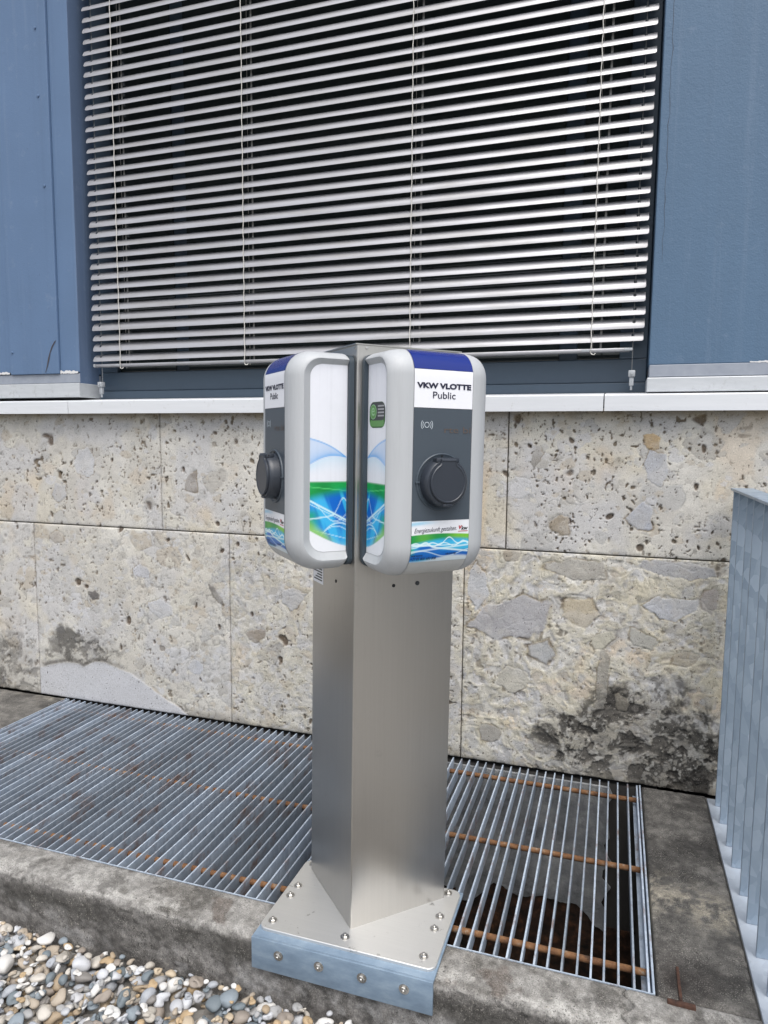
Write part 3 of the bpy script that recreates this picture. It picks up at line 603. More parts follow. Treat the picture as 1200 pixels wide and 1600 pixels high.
for x in (-2.2995, 0.0445):
    mobj('guide_wire', *tube([(x, 0.063, 1.50), (x, 0.063, ZB)], 0.0014, 6), 'wire', BL)
    mobj('wire_clip', *join(box(x-0.012, x+0.012, 0.040, 0.066, 1.515, 1.538, 0.003), box(x-0.008, x+0.008, 0.046, 0.062, 1.483, 1.514, 0.003), tube([(x, 0.054, 1.468), (x, 0.054, 1.484)], 0.004, 8), tube([(x, 0.0385, 1.527), (x, 0.034, 1.527)], 0.005, 8)), 'clip', BL, smooth=40)
brail = mobj('bottom_rail', *box(-2.33, 0.035, 0.048, 0.082, 1.607, 1.620, 0.004), 'slat', BL, 40)
for x in (-2.2, -1.55, -0.81, -0.12, 0.03): mobj('rail_clip', *box(x-0.014, x+0.014, 0.0455, 0.06, 1.6085, 1.6185, 0.002), 'clip', brail)
for x in (-2.33,): mobj('end_cap', *box(x-0.012, x-0.0002, 0.050, 0.080, 1.606, 1.622, 0.004), 'clip', brail)

# ------------------------------------------------------------------ steel grating
GR = empty('steel_grating', (-1.19, -0.53, -0.04), 'galvanised bar grating with rusty cross rods covering the light well', 'grating')
def bar_mesh():
    y0, y1, h, t = -1.046, -0.006, 0.042, 0.0024
    p = [(y0, 0.0), (y0, -0.030), (y0+0.012, -h), (y1-0.012, -h), (y1, -0.030), (y1, 0.0)]
    V = [(-t, y, z) for y, z in p]+[(t, y, z) for y, z in p]; n = len(p)
    return V, [tuple(range(n)), tuple(range(n, 2*n))[::-1]]+[((i+1) % n, i, n+i, n+(i+1) % n) for i in range(n)]
bV, bF = bar_mesh(); b0 = None; xb = 0.1255; k = 0
while xb > -2.515:
    if b0 is None: o = b0 = mobj('bar', bV, bF, 'galv_bar', GR)
    else: o = b0.copy(); COL.objects.link(o); o.parent = GR
    o.location = Vector((xb+rnd.uniform(-.0012, .0012), rnd.uniform(-.001, .001), rnd.uniform(-.0008, .0004)))-GR.location; o.rotation_euler = (0, rnd.uniform(-.02, .02), rnd.uniform(-.001, .001))
    xb -= 0.0333; k += 1
for y in (-0.955, -0.519, -0.080): mobj('cross_rod', *tube([(-2.512+0.18*i, y+0.0006*math.sin(i*3), -0.022) for i in range(15)]+[(0.132, y, -0.022)], 0.0088, 10), 'rust', GR, 180)
mobj('frame', *join(box(0.1335, 0.1385, -1.049, -0.004, -0.05, 0.001), box(0.1125, 0.1334, -1.045, -0.004, -0.05, -0.0445), box(-2.5205, -2.5165, -1.049, -0.004, -0.05, 0.001), box(-2.516, 0.1333, -1.0505, -1.0475, -0.05, 0.0015)), 'galv_bar', GR)

# ------------------------------------------------------------------ railing
RL = empty('metal_railing', (0.41, -0.6, 0.0), 'galvanised railing of close upright flat bars at the right', 'railing')
for k in range(10):
    y = -0.072-0.1296*k
    if k == 0: r0 = o = mobj('upright_bar', *box(0.383, 0.438, -0.004, 0.004, 0.0045, 1.118, 0.001, 1), 'galv_rail', RL)
    else: o = r0.copy(); COL.objects.link(o); o.parent = RL
    o.location = Vector((rnd.uniform(-.001, .001), y, 0))-RL.location; o.rotation_euler = (0, 0, rnd.uniform(-.02, .02))
mobj('top_rail', *box(0.377, 0.447, -1.26, -0.058, 1.1185, 1.1275, 0.002), 'galv_rail', RL, 40)
mobj('base_plate', *box(0.3625, 0.47, -1.26, -0.03, -0.0075, 0.004, 0.002), 'galv_pale', RL, 40)

# ------------------------------------------------------------------ rusty iron in the slab
IR = empty('rusty_iron_stub', (0.194, -1.0, 0.0), 'rusty flat iron stub shaped like a T set in the concrete', 'iron stub')
mobj('shank', *box(0.190, 0.197, -1.052, -0.943, -0.01, 0.005, 0.0015), 'dark_rust', IR, 40); mobj('foot', *box(0.163, 0.224, -1.068, -1.057, -0.01, 0.007, 0.002), 'dark_rust', IR, 40)

# ------------------------------------------------------------------ charging station
FB = np.array([-0.602, -1.100, 0.0]); TILT = math.radians(0.5); Q = math.sqrt(0.5)
ST = empty('charging_station', (-0.602, -1.0, 0.0), 'stainless steel charging post with two grey charging boxes on a bolted base plate', 'charging station')
def tilt(P):
    P = np.asarray(P, float); x, y, z = P[..., 0], P[..., 1], P[..., 2]
    return np.stack([FB[0]+x*math.cos(TILT)+z*math.sin(TILT), FB[1]+y, -x*math.sin(TILT)+z*math.cos(TILT)], -1)
def bx(s, D, z, side=1):
    s, D, z = np.broadcast_arrays(np.asarray(s, float), np.asarray(D, float), np.asarray(z, float))
    return tilt(np.stack([side*Q*(s+D), Q*(s-D), z], -1))
LEG = 0.285; ZTOP = 1.503
def post():
    r = 0.004; pts = []
    def corner(c, a, b):
        c, a, b = map(np.asarray, (c, a, b)); d1 = (a-c)/np.linalg.norm(a-c); d2 = (b-c)/np.linalg.norm(b-c)
        for t in np.linspace(0, 1, 5): p0 = c+d1*r; p1 = c+d2*r; pts.append((1-t)**2*p0+2*t*(1-t)*c+t*t*p1)
    Fp, Rp, Lp = (0., 0.), (Q*LEG, Q*LEG), (-Q*LEG, Q*LEG)
    corner(Fp, Lp, Rp); corner(Rp, Fp, Lp); corner(Lp, Rp, Fp)
    n = len(pts); V = []
    for z in (0.0205, ZTOP-0.001, ZTOP):
        for p in pts: V.append(tilt(np.array([p[0], p[1], z])))
    F = [tuple(range(n))[::-1], tuple(range(2*n, 3*n))]+[(j*n+i, j*n+(i+1) % n, (j+1)*n+(i+1) % n, (j+1)*n+i) for j in range(2) for i in range(n)]
    return V, F
P0 = mobj('post', *post(), 'steel', ST, 30, fix=True)
mobj('top_cap', [tuple(tilt(np.array(v))) for v in ((-.002-0*Q, -.005, ZTOP+.0005), (Q*LEG+.006, Q*LEG+.002, ZTOP+.0005), (-Q*LEG-.006, Q*LEG+.002, ZTOP+.0005), (-.002, -.005, ZTOP+.0035), (Q*LEG+.006, Q*LEG+.002, ZTOP+.0035), (-Q*LEG-.006, Q*LEG+.002, ZTOP+.0035))],
     [(0, 2, 1), (3, 4, 5), (0, 1, 4, 3), (1, 2, 5, 4), (2, 0, 3, 5)], 'steel', P0)
def outward(s, z, side, R, h, nm='screw', mat='bolt'):
    a = bx(s, 0.0, z, side); b = bx(s, h, z, side); c = bx(s, h*1.2, z, side)
    mobj(nm, *tube([a, b, c], [R, R, R*0.6], 12), mat, P0, 40)
outward(0.1082, 0.9153, 1, 0.0045, 0.0012, 'rivet_hole', 'black_ink'); outward(0.1766, 0.9164, 1, 0.0058, 0.0016, 'rivet_hole', 'grey_ink'); outward(0.1164, 0.9128, -1, 0.0045, 0.0012, 'rivet_hole', 'black_ink')
outward(0.012, 1.4955, -1, 0.003, 0.0015); outward(0.025, 1.4965, 1, 0.0035, 0.0015)
def quad(s0, s1, z0, z1, D, side, t=0.0006):
    c = [(s0, z0), (s1, z0), (s1, z1), (s0, z1)]; V = [tuple(bx(s, D, z, side)) for s, z in c]+[tuple(bx(s, D+t, z, side)) for s, z in c]
    return V, [(0, 3, 2, 1), (4, 5, 6, 7)]+[(i, (i+1) % 4, 4+(i+1) % 4, 4+i) for i in range(4)]
npl = mobj('name_plate', *quad(0.205, 0.278, 0.885, 0.935, 0.0, -1), 'white_film', P0)
for k in range(5): mobj('print_line', *quad(0.212, 0.272-0.012*(k % 3), 0.893+0.0075*k, 0.8965+0.0075*k, 0.0006, -1, 0.0003), 'grey_ink', npl)

# base plate with rounded corners, bracket, bolts
def round_plate(x0, x1, y0, y1, z0, z1, r):
    pts = []
    for cx, cy, a0 in ((x1-r, y1-r, 0), (x0+r, y1-r, 90), (x0+r, y0+r, 180), (x1-r, y0+r, 270)):
        for k in range(7): a = math.radians(a0+15*k); pts.append((cx+r*math.cos(a), cy+r*math.sin(a)))
    n = len(pts); e = 0.0012; V = [(x, y, z0) for x, y in pts]+[(x, y, z1-e) for x, y in pts]
    cx, cy = (x0+x1)/2, (y0+y1)/2; V += [(x-math.copysign(e, x-cx), y-math.copysign(e, y-cy), z1) for x, y in pts]
    return V, [tuple(range(n))[::-1], tuple(range(2*n, 3*n))]+[(j*n+i, j*n+(i+1) % n, (j+1)*n+(i+1) % n, (j+1)*n+i) for j in range(2) for i in range(n)]
bp = mobj('base_plate', *round_plate(-0.832, -0.361, -1.168, -0.857, 0.0125, 0.0205, 0.022), 'plate', ST, 30)
for x, y in ((-0.806, -1.136), (-0.807, -1.029), (-0.805, -0.984), (-0.604, -1.132), (-0.397, -1.132), (-0.396, -1.029), (-0.394, -0.979), (-0.395, -0.878), (-0.806, -0.878)):
    mobj('bolt', *bolt((x, y, 0.0207), (0, 0, 1), 0.0078, 0.0055), 'bolt', bp, 30)
br = mobj('bracket', *join(box(-0.836, -0.357, -1.1895, -0.850, 0.0045, 0.0122, 0.0015), box(-0.836, -0.357, -1.1975, -1.1897, -0.072, 0.0122, 0.0015)), 'zinc', ST, 30)
for x in (-0.759, -0.648, -0.534, -0.427): mobj('bolt', *bolt((x, -1.1976, -0.021), (0, -1, 0), 0.0085, 0.006), 'bolt', br, 30)

# charging boxes, in coordinates s (along the post face), D (out from it), z
DB, DF, ZB0, ZB1 = 0.012, 0.156, 0.960, 1.487
S0, S1 = 0.015, 0.279; SC0 = 0.147
def arc(cx, cz, r, a0, a1, n): return [(cx+r*math.cos(math.radians(a0+(a1-a0)*k/n)), cz+r*math.sin(math.radians(a0+(a1-a0)*k/n))) for k in range(n+1)]
def prof(i):
    f = DF-i; zt = ZB1-0.65*i; zb = ZB0+i; rt = max(0.060-0.55*i, 0.02); rb = max(0.080-0.9*i, 0.025); r1 = max(0.008-0.1*i, .003); r2 = max(0.020-0.35*i, 0.003)
    p = arc(DB+r1, zt-r1, r1, 180, 90, 4)+arc(f-rt, zt-rt, rt, 90, 0, 14)+arc(f-rb, zb+rb, rb, 0, -90, 16)+arc(DB+r2, zb+r2, r2, -90, -180, 5)
    return p
RINGS = [(0.0685, 0.0025), (0.0683, 0.0), (0.060, 0.0004), (0.050, 0.0018), (0.042, 0.0040), (0.034, 0.0075), (0.027, 0.0120), (0.0215, 0.0170), (0.0175, 0.0220), (0.0155, 0.0262), (0.0150, 0.0285), (0.0245, 0.0465)]
def front_D(z):
    z = np.asarray(z, float); d = np.full(z.shape, DF)
    d = np.where(z > ZB1-0.06, DF-0.06+np.sqrt(np.maximum(0.06**2-(z-ZB1+0.06)**2, 0)), d)
    return np.where(z < ZB0+0.08, DF-0.08+np.sqrt(np.maximum(0.08**2-(z-ZB0-0.08)**2, 0)), d)
def strip(path, s0, s1, ns, side, off=0.0006, colf=None):
    """a film that follows the rounded front of the box; path is a list of (D, z)"""
    path = np.array(path); d = np.gradient(path, axis=0); nn = np.stack([-d[:, 1], d[:, 0]], 1); nn /= np.linalg.norm(nn, axis=1)[:, None]
    if nn[len(nn)//2, 0] < 0: nn = -nn
    p = path+nn*off; ss = np.linspace(s0, s1, ns); S, J = np.meshgrid(ss, np.arange(len(p)), indexing='ij')
    V = bx(S, p[J, 0], p[J, 1], side).reshape(-1, 3); F = grid_faces(ns, len(p))
    u = (S-s0)/(s1-s0); u = u if side > 0 else 1-u
    c = None if colf is None else colf(u, path[J, 1]).reshape(-1, 3)
    return V, F, c
def zpath(z0, z1, n): z = np.linspace(z0, z1, n); return np.stack([front_D(z), z], 1)
def line(c, x, f, w, col, a=1.0):
    m = sst(w*1.6, w*0.4, np.abs(f))*a; return c+(lin(col)-c)*m[..., None]
def paint_sticker(u, z):
    t = (z-1.0005)/0.096; c = np.zeros(u.shape+(3,))+lin((240, 242, 247))
    c = c+(lin((140, 205, 235))-c)*(np.exp(-((t-0.93-0.03*np.sin(u*5))/0.05)**2)*sst(0.55, 0.1, u)*0.8)[..., None]
    gb = 0.655+0.035*np.sin(u*3.0+0.3); m = sst(0.012, -0.012, t-gb); g = lerp(np.asarray(lin((20, 150, 70))), lin((120, 195, 60)), sst(0, 1, u*0.8+0.3*np.sin(u*9)))
    c = c+(g-c)*m[..., None]
    bb = 0.50+0.07*np.sin(u*3.4-0.7); m = sst(0.05, -0.06, t-bb); b = lerp(np.asarray(lin((0, 105, 200))), lin((60, 185, 230)), sst(0.25, 0.75, vnoise(u*3+1, t*9, 3)))
    c = c+(b-c)*m[..., None]
    m = sst(0.1, 0.0, u)*sst(0.1, .3, t)*sst(.45, .3, t); c = c+(lin((40, 170, 90))-c)*(0.7*m)[..., None]
    for f, w, a in ((t-(0.44-0.22*u+0.09*np.exp(-((u-.25)/.09)**2)), 0.020, .9), (t-(0.36+0.10*np.abs(np.sin(u*8.5))**1.3*sst(0.0, .3, u)), 0.012, .8), (t-(0.44+0.12*np.exp(-((u-.66)/.11)**2)+0.03*np.sin(u*22)), 0.014, .9), (t-(0.2+0.08*np.sin(u*7+0.4)), 0.012, .7), (t-(0.27+0.11*u), 0.02, .7), (t-(0.40+0.09*np.exp(-((u-.9)/.07)**2)), .012, .8)):
        c = line(c, u, f, w, (225, 248, 250), a)
    m = sst(0.10, 0.02, t+0.05*np.sin(u*5+1)-0.03*u); c = c+(lin((225, 238, 245))-c)*m[..., None]
    return c*0.85
def paint_side(u, z):
    """u 0 at the back, 1 at the front"""
    c = np.zeros(u.shape+(3,))+lin((236, 238, 245)); c = c*(1-0.035*sst(0.5, 0.8, vnoise(u*26, z*1.5, 2)))[..., None]
    zt = 1.235+0.046*u**0.9+0.006*np.sin(u*3.1); zl = 1.235-0.016*u+0.012*np.sin(u*3.1)
    m = sst(0.002, -0.001, z-zt)*sst(-0.002, 0.002, z-zl); dp = np.exp(-np.maximum(z-zl, 0)/(0.004+0.010*u)); e = np.exp(-((z-zt)/0.0025)**2)*0.6
    c = c+(lin((40, 160, 235))-c)*(m*np.clip(0.26+0.85*dp*(0.5+0.5*(1-u))+e, 0, .97))[..., None]
    m = sst(0.0, -0.004, z-zl)*sst(1.185, 1.215, z); c = c+(lin((170, 220, 245))-c)*(m*0.55*np.exp(-((zl-z)/0.018)))[..., None]
    zg = 1.178; m = sst(0.001, -0.001, z-zg); g = lerp(np.asarray(lin((0, 140, 60))), lin((20, 165, 80)), sst(.3, .7, vnoise(u*2, z*40, 1)))
    c = c+(g-c)*m[..., None]; c = line(c, u, z-(1.166-0.010*(1-u)), 0.0012, (90, 215, 120), .8*1)
    bt = 1.135+0.018*(1-u)**0.8; m = sst(0.016, -0.012, z-bt); b = lerp(np.asarray(lin((0, 105, 205))), lin((60, 185, 240)), sst(0.25, 0.75, vnoise(u*2.4+3, (z-0.25*u)*38, 3)))
    c = c+(b-c)*m[..., None]
    m = sst(0.62, 1.0, u)*sst(1.118, 1.098, z)*sst(1.06, 1.075, z); c = c+(lin((20, 160, 90))-c)*(m*0.8)[..., None]
    for f, w, a in ((z-(1.083+0.050*u), 0.0024, .95), (z-(1.078+0.047*u), 0.0012, .7), (z-(1.099+0.040*np.exp(-((u-.10)/.17)**2)-0.010*u), 0.0016, .9), (z-(1.100-0.022*np.sin(u*4.6)+0.012*u), 0.0013, .75),
                    (z-(1.078-0.11*(u-.22)**2*1.2), 0.0017, .85), (z-(1.070-0.09*(u-.3)**2*1.4), 0.0012, .7), (z-(1.038+0.026*u), 0.0010, .6)):
        c = line(c, u, f, w, (215, 246, 250), a*1)
    zb = 1.0205+0.041*u**1.4; m = sst(zb+0.030*u+0.006, zb+0.004, z); c = c+(lin((150, 205, 70))-c)*(m*sst(0.15, .7, u)*0.85)[..., None]
    m = sst(zb+0.014, zb, z)*sst(.6, .1, u); c = c+(lin((110, 200, 235))-c)*(m*.8)[..., None]
    m = sst(0.0015, -0.0015, z-zb); c = c+(lin((240, 242, 247))-c)*m[..., None]
    return c*0.88
def text_vf(body, bold=0.0, shear=0.0, spacing=1.0):
    cu = bpy.data.curves.new('lettering', 'FONT'); cu.body = body; cu.size = 1.0; cu.offset = bold; cu.shear = shear; cu.space_character = spacing; cu.resolution_u = 4
    ob = bpy.data.objects.new('lettering', cu); COL.objects.link(ob); bpy.context.view_layer.update()
    me = bpy.data.meshes.new_from_object(ob.evaluated_get(bpy.context.evaluated_depsgraph_get()))
    V = np.array([v.co[:] for v in me.vertices])[:, :2]; F = [tuple(p.vertices) for p in me.polygons]
    bpy.data.objects.remove(ob); bpy.data.curves.remove(cu); bpy.data.meshes.remove(me)
    V = V-V.min(0); return V/V.max(0), F
TXT = {}
def lettering(body, sL, sR, z0, z1, side, mat, parent, bold=0.0, shear=0.0, D=None, rise=0.0, spacing=1.0, off=0.0013, name='lettering'):
    key = (body, bold, shear, spacing)
    if key not in TXT: TXT[key] = text_vf(body, bold, shear, spacing)
    V, F = TXT[key]; s = sL+(sR-sL)*V[:, 0]; z = z0+(z1-z0)*V[:, 1]+rise*V[:, 0]
    s = s if side > 0 else 2*SC0-s
    Dv = front_D(z)+off if D is None else np.full(s.shape, D)
    return mobj(name, bx(s, Dv, z, side), F, mat, parent)
def ringpatch(s, z, r0, r1, a0, a1, D, side, n=20):
    V, F = [], []
    for k in range(n+1):
        a = math.radians(a0+(a1-a0)*k/n)
        for r in (r0, r1):
            x = s+r*math.cos(a); x = x if side > 0 else 2*SC0-x; V.append(tuple(bx(x, D, z+r*math.sin(a), side)))
        if k: F.append((2*k-2, 2*k-1, 2*k+1, 2*k))
    return V, F

def charger(side, label):
    # housing
    ring = []
    for s, i in RINGS[::-1]: ring.append((s, i))
    for s, i in RINGS: ring.append((2*SC0-s, i))
    V, F = [], []; n = len(prof(0))
    for s, i in ring:
        p = np.array(prof(i)); V += [tuple(v) for v in bx(s, p[:, 0], p[:, 1], side)]
    for j in range(len(ring)-1):
        for k in range(n): k2 = (k+1) % n; F.append((j*n+k, j*n+k2, (j+1)*n+k2, (j+1)*n+k))
    F += [tuple(range(n)), tuple((len(ring)-1)*n+k for k in range(n))[::-1]]
    H = mobj('charging_box', V, F, 'grey_plastic', ST, 25, fix=True); H['label'] = label
    # back plate
    V = []; p = arc(S0-0.002+.02, 1.481-.02, .02, 90, 180, 5)+arc(S0-0.002+.02, .972+.02, .02, 180, 270, 5)+arc(S1+0.002-.02, .972+.02, .02, 270, 360, 5)+arc(S1+0.002-.02, 1.481-.02, .02, 0, 90, 5); n = len(p)
    for D in (0.0006, 0.0135): V += [tuple(bx(s, D, z, side)) for s, z in p]
    mobj('back_plate', V, [tuple(range(n)), tuple(range(n, 2*n))[::-1]]+[(i, (i+1) % n, n+(i+1) % n, n+i) for i in range(n)], 'edge_plastic', H, 40, fix=True)
    a, b = 0.0695, 2*SC0-0.0695
    capp = [(d, z) for d, z in arc(DF-0.06, ZB1-0.06, 0.06, 88, 12.7, 16)]
    mobj('blue_cap', *strip(capp, a, b, 3, side, 0.0004)[:2], 'blue_film', H, 180)
    capp = [(x, ZB1) for x in np.linspace(0.015, DF-0.062, 4)]
    mobj('top_strip', *strip(capp, a, b, 3, side, -0.0008)[:2], 'pale_plastic', H)
    nl = mobj('name_label', *strip(zpath(1.3545, 1.4395, 14), a, b, 3, side, 0.0005)[:2], 'white_film', H, 180)
    lettering('VKW VLOTTE', 0.0755, 0.2195, 1.3975, 1.4105, side, 'ink', nl, bold=0.05)
    lettering('Public', 0.1175, 0.1775, 1.3755, 1.391, side, 'ink', nl, bold=0.006)
    cpn = mobj('control_panel', *strip(zpath(1.0972, 1.3535, 4), a, b, 3, side, 0.0)[:2], 'dark_plastic', H, 180)
    D = DF+0.0009
    mobj('card_symbol', *join(ringpatch(0.1035, 1.3160, 0.0052, 0.0066, 0, 360, D, side), *[ringpatch(0.1035, 1.3160, r, r+0.0014, a0, a0+76, D, side, 10) for r in (0.0100, 0.0142) for a0 in (-38, 142)]), 'pale_ink', cpn)
    lettering('rte bi', 0.150, 0.2215, 1.2985, 1.3130, side, 'amber_ink', cpn, bold=0.0, D=D)
    stk = strip(zpath(1.0005, 1.0967, 90), a, b, 130, side, 0.0006, paint_sticker)
    is_ = mobj('info_sticker', stk[0], stk[1], 'print', H, 180, stk[2])
    lettering('Energiezukunft gestalten.', 0.0765, 0.190, 1.0665, 1.0805, side, 'ink', is_, shear=0.35, rise=0.003)
    lettering('v', 0.1955, 0.2055, 1.0745, 1.0835, side, 'red_ink', is_, bold=0.03, shear=0.2); lettering('kw', 0.203, 0.2215, 1.0725, 1.082, side, 'black_ink', is_, bold=0.03, shear=0.2)
    mobj('logo_underline', *strip(zpath(1.0692, 1.0706, 3), *((0.194, 0.2215) if side > 0 else (2*SC0-0.2215, 2*SC0-0.194)), 3, side, 0.0013)[:2], 'red_ink', is_)
    lettering('VKW VLOTTE', 0.0715, 0.101, 1.0145, 1.0185, side, 'black_ink', is_, bold=0.02); lettering('+77 05 800 600 808', 0.0715, 0.139, 1.0052, 1.0118, side, 'ink', is_)
    lettering('VLOTTE', 0.163, 0.192, 1.0155, 1.0195, side, 'ink', is_, bold=0.03, shear=0.2)
    low = [(d, z) for d, z in arc(DF-0.08, ZB0+0.08, 0.08, -30.2, -90, 14)]+[(x, ZB0) for x in np.linspace(DF-0.085, 0.035, 4)]
    mobj('lower_strip', *strip(low, a, b, 3, side, 0.0002)[:2], 'pale_plastic', H, 180)
    # printed side films, one on each flank
    for fl in (0, 1):
        sp_ = 0.0241 if fl == 0 else 2*SC0-0.0241; p = prof(0.0475)
        zt = max(z for d, z in p)-0.0008; zb = min(z for d, z in p)+0.0008; f = DF-0.0475; r = 0.030
        zz = np.linspace(zb, zt, 170); dm = np.full(zz.shape, f); dm = np.where(zz > zt-r, f-r+np.sqrt(np.maximum(r*r-(zz-zt+r)**2, 0)), dm); r = 0.036
        dm = np.where(zz < zb+r, f-r+np.sqrt(np.maximum(r*r-(zz-zb-r)**2, 0)), dm)
        U, J = np.meshgrid(np.linspace(0, 1, 56), np.arange(170), indexing='ij'); Dg = DB+0.002+U*(dm[J]-DB-0.002)
        mobj('side_film', bx(np.full(U.shape, sp_), Dg, zz[J], side).reshape(-1, 3), grid_faces(56, 170), 'print', H, None, paint_side((Dg-DB)/(f-DB), zz[J]).reshape(-1, 3))
    # socket: flange, body, lid
    sc, zc = 0.1445, 1.186
    def turn(prof_, n=40, ell=1.0):
        V, F = [], []
        for D_, r in prof_:
            for k in range(n):
                a_ = 2*math.pi*k/n; V.append(tuple(bx(sc+r*math.cos(a_), D_, zc+r*math.sin(a_)*ell, side)))
        m = len(prof_)
        for j in range(m-1):
            for k in range(n): k2 = (k+1) % n; F.append((j*n+k, j*n+k2, (j+1)*n+k2, (j+1)*n+k))
        F.append(tuple((m-1)*n+k for k in range(n))); return V, F
    sk = mobj('socket_flange', *turn([(DF, 0.0665), (DF+0.0025, 0.066), (DF+0.0035, 0.0645), (DF+0.0028, 0.0625), (DF+0.0012, 0.060)]), 'dark_plastic', H, 50, fix=True)
    mobj('socket_body', *turn([(DF+0.001, 0.0565), (DF+0.018, 0.0555), (DF+0.027, 0.0545), (DF+0.0295, 0.052)]), 'lid_plastic', H, 40, fix=True)
    # lid: a disc with a flat hinge tab at the top and a catch at the bottom
    out_ = []
    for k in range(60):
        a_ = math.radians(90+18+ (360-36)*k/59); out_.append((0.0465*math.cos(a_), 0.0465*math.sin(a_)))
    out_ = [(-0.0195, 0.0535)]+[(-0.0195, 0.0455)]+[q for q in out_ if not (abs(q[0]) < 0.021 and q[1] > 0)]+[(0.0195, 0.0455), (0.0195, 0.0535)]
    V = []; n = len(out_)
    for D_, k_ in ((DF+0.0290, 1.0), (DF+0.0335, 1.0), (DF+0.0350, 0.965), (DF+0.0352, 0.93), (DF+0.0340, 0.90)): V += [tuple(bx(sc+x*k_, D_, zc+z*k_, side)) for x, z in out_]
    F = [(j*n+i, j*n+(i+1) % n, (j+1)*n+(i+1) % n, (j+1)*n+i) for j in range(4) for i in range(n)]+[tuple(4*n+i for i in range(n))]
    mobj('socket_lid', V, F, 'lid_plastic', H, 30, fix=True)
    for nm, (x0, x1, z0, z1, d0, d1) in (('hinge', (-0.030, 0.030, 0.046, 0.0565, 0.012, 0.0300)), ('lid_catch', (-0.012, 0.012, -0.0545, -0.0475, 0.020, 0.0325))):
        Vb, Fb = box(x0, x1, d0, d1, z0, z1, 0.002); Vb = np.array(Vb); mobj(nm, bx(sc+Vb[:, 0], DF+Vb[:, 1], zc+Vb[:, 2], side), Fb, 'lid_plastic', H, 40)
    for x, z in ((-0.0635, 0.0), (0.0635, 0.0)):
        Vb, Fb = box(x-0.005, x+0.005, 0.0005, 0.005, z-0.002, z+0.002, 0.0008); Vb = np.array(Vb); mobj('flange_tab', bx(sc+Vb[:, 0], DF+Vb[:, 1], zc+Vb[:, 2], side), Fb, 'dark_plastic', H)
    for x, z in ((0.0, 0.0605), (-0.028, 0.0525)):
        mobj('flange_screw', *tube([bx(sc+x, DF+0.001 if z > .06 else DF+.024, zc+z, side), bx(sc+x, DF+0.0024 if z > .06 else DF+.0265, zc+z, side)], 0.003, 10), 'black_ink', H)
    return H
HR = charger(1, 'charging box facing right with a round green sticker on its side'); HL = charger(-1, 'charging box facing left seen mostly from its printed side')
# round-cornered green sticker on the flank of the right box
def rrect(cx, cz, w, h, r, n=6): return [(cx+sx*(w/2-r)+r*math.cos(math.radians(a0+90*k/n)), cz+sz*(h/2-r)+r*math.sin(math.radians(a0+90*k/n))) for sx, sz, a0 in ((1, 1, 0), (-1, 1, 90), (-1, -1, 180), (1, -1, 270)) for k in range(n+1)]
def flank(nm, pts, s, mat, parent): return mobj(nm, bx(np.full(len(pts), s), np.array([p[0] for p in pts]), np.array([p[1] for p in pts]), 1), [tuple(range(len(pts)))], mat, parent)
SD, SZ = 0.0640, 1.338
stc = flank('round_sticker', rrect(SD, SZ, 0.082, 0.060, 0.020), 0.0236, 'dark_green_ink', HR)
flank('sticker_band', rrect(SD, SZ-0.0195, 0.074, 0.015, 0.007), 0.0233, 'green_ink', HR); flank('sticker_field', rrect(SD, SZ+0.008, 0.080, 0.042, 0.018), 0.0233, 'grey_ink', HR)
flank('sticker_disc', [(SD-0.020+0.0175*math.cos(a), SZ+0.007+0.0175*math.sin(a)) for a in np.linspace(0, 2*math.pi, 25)[:-1]], 0.0230, 'pale_green_ink', HR)
flank('sticker_disc', [(SD-0.020+0.0155*math.cos(a), SZ+0.007+0.0155*math.sin(a)) for a in np.linspace(0, 2*math.pi, 25)[:-1]], 0.0227, 'green_ink', HR)
ev, ef = text_vf('e', 0.01); mobj('sticker_letter', bx(np.full(len(ev), 0.0224), SD-0.0285+0.017*ev[:, 0], SZ-0.002+0.019*ev[:, 1], 1), ef, 'pale_green_ink', HR)
for k in range(4):
    z = SZ-0.004+0.0075*k; flank('sticker_bar', [(SD+0.004, z), (SD+0.036, z), (SD+0.036, z+0.0035), (SD+0.004, z+0.0035)], 0.0230, 'silver_ink', HR)

# ------------------------------------------------------------------ pebbles
def ico(sub):
    bm = bmesh.new(); bmesh.ops.create_icosphere(bm, subdivisions=sub, radius=1.0); bm.verts.index_update()
    V = np.array([v.co[:] for v in bm.verts]); F = np.array([[v.index for v in f.verts] for f in bm.faces]); bm.free(); return V, F
def lump(V, seed):
    r = np.random.default_rng(seed); d = np.zeros(len(V))
    for _ in range(5):
        k = r.normal(size=3); k *= r.uniform(0.8, 2.4)/np.linalg.norm(k); d += r.uniform(0.02, 0.08)*np.sin(V@k*2+r.uniform(0, 6))
    for _ in range(3+(seed % 3)*3):
        nrm = r.normal(size=3); nrm /= np.linalg.norm(nrm); h = V@nrm; d -= np.maximum(h-(0.74 if seed % 3 == 0 else 0.60), 0)*(0.6 if seed % 3 == 0 else 0.95)
    return V*(1+d)[:, None]
iV3, iF3 = ico(3); iV2, iF2 = ico(2)
PX0, PX1, PY0, PY1 = -2.6, 0.30, -1.80, -1.192; CELL = 0.004
hg = np.full((int((PX1-PX0)/CELL)+30, int((PY1-PY0)/CELL)+30), -0.196)
pb = []
N = 8500
px = rng.uniform(PX0, PX1, N); py = rng.uniform(PY0, PY1, N); sz = 0.0085+0.0200*rng.random(N)**1.7; sz[rng.random(N) < 0.02] *= 1.5
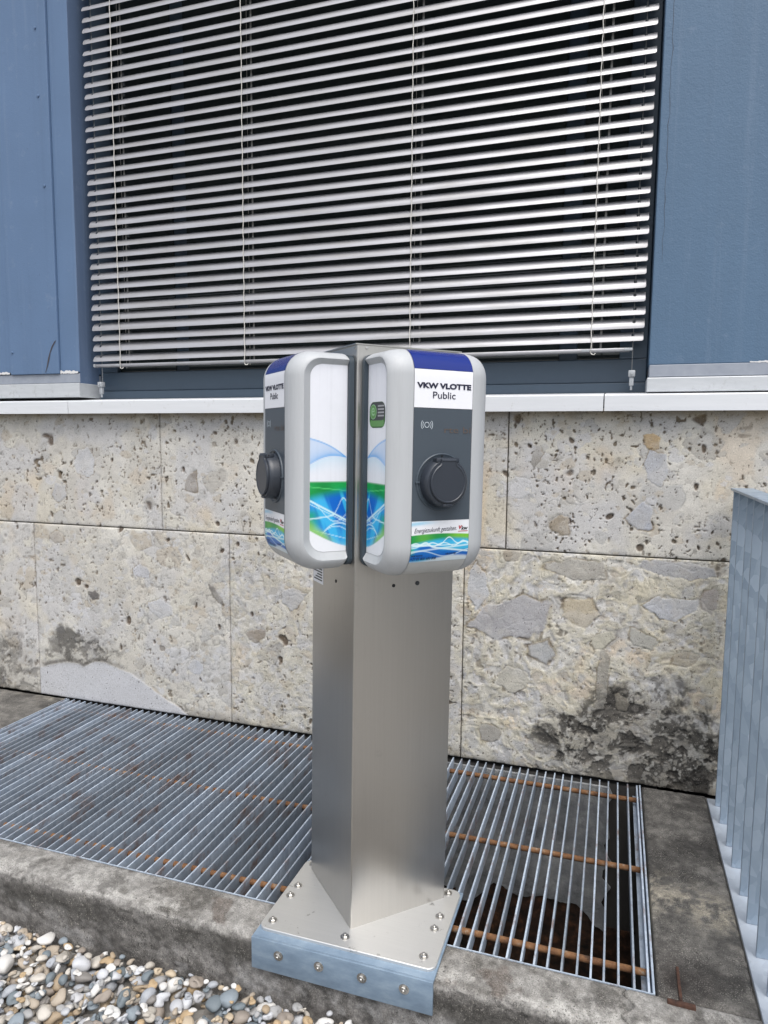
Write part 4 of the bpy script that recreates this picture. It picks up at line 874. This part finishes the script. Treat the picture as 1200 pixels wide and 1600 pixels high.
for i in range(N):
    a = sz[i]; b = a*rng.uniform(0.62, 0.95); c = a*rng.uniform(0.42, 0.7); th = rng.uniform(0, math.pi)
    if py[i]+a > PY1: py[i] = PY1-a*rng.uniform(0.9, 1.1)
    ci, cj = int((px[i]-PX0)/CELL)+10, int((py[i]-PY0)/CELL)+10; n = int(a/CELL)+1
    i0, i1, j0, j1 = max(ci-n, 0), min(ci+n+1, hg.shape[0]), max(cj-n, 0), min(cj+n+1, hg.shape[1])
    gx, gy = np.meshgrid((np.arange(i0, i1)-ci)*CELL, (np.arange(j0, j1)-cj)*CELL, indexing='ij')
    u = gx*math.cos(th)+gy*math.sin(th); v = -gx*math.sin(th)+gy*math.cos(th); q = 1-(u/a)**2-(v/b)**2; k = q > 0
    if not k.any(): continue
    hh = c*np.sqrt(np.maximum(q, 0)); sub = hg[i0:i1, j0:j1]; z = np.max((sub+hh)[k])-0.35*c
    lo = np.percentile((sub+hh)[k], 70); z = 0.45*z+0.55*lo
    if z+c > -0.126: continue
    hg[i0:i1, j0:j1] = np.where(k, np.maximum(sub, z+hh), sub)
    pb.append((px[i], py[i], z, a, b, c, th, ci, cj))
pb = np.array(pb)
def projpx(P):
    d = P-CAM; w = d@_w; return 600+FPX*(d@_r)/w, 800-FPX*(d@_u)/w, w
X_, Y_, W_ = projpx(pb[:, :3]); inview = (X_ > -25) & (X_ < 620) & (Y_ < 1625) & (Y_ > 1380)
topz = pb[:, 2]+pb[:, 5]; hv = np.array([hg[int(ci), int(cj)] for ci, cj in pb[:, 7:9]]); seen = inview & (topz > hv-0.004)
score = np.where(seen, pb[:, 3]/W_, -1); pick = np.argsort(-score)[:300]; pick = [i for i in pick if score[i] > 0]
lumps = [lump(iV3, 100+i) for i in range(14)]; pmesh = []
for L in lumps:
    me = bpy.data.meshes.new('pebble'); me.from_pydata([tuple(v) for v in L], [], [tuple(f) for f in iF3]); me.polygons.foreach_set('use_smooth', [True]*len(me.polygons)); me.materials.append(M['pebble']); pmesh.append(me)
for i in pick:
    x, y, z, a, b, c, th = pb[i, :7]; o = bpy.data.objects.new('pebble', rnd.choice(pmesh)); COL.objects.link(o); o.parent = gravel_bed
    o.location = (x, y, z); o.scale = (a, b, c); o.rotation_euler = (rnd.uniform(-.35, .35), rnd.uniform(-.35, .35), th)
rest = sorted(set(range(len(pb)))-set(int(i) for i in pick)); l2 = [lump(iV2, 200+i) for i in range(10)]
VV, FF, CC = [], [], []; nv = len(iV2); pal = np.array([lin(c) for c in PAL])*0.88
for j, i in enumerate(rest):
    x, y, z, a, b, c, th = pb[i, :7]; L = l2[j % 10]*np.array([a, b, c]); t1 = rnd.uniform(-.35, .35)
    L = np.stack([L[:, 0], L[:, 1]*math.cos(t1)-L[:, 2]*math.sin(t1), L[:, 1]*math.sin(t1)+L[:, 2]*math.cos(t1)], 1)
    VV.append(np.stack([L[:, 0]*math.cos(th)-L[:, 1]*math.sin(th)+x, L[:, 0]*math.sin(th)+L[:, 1]*math.cos(th)+y, L[:, 2]+z], 1)); FF.append(iF2+nv*j); CC.append(np.tile(pal[rnd.randrange(len(pal))], (nv, 1)))
g = mobj('pebble_mass', np.concatenate(VV), np.concatenate(FF), 'pebble_stuff', gravel_bed, 180, np.concatenate(CC)); g['kind'] = 'stuff'
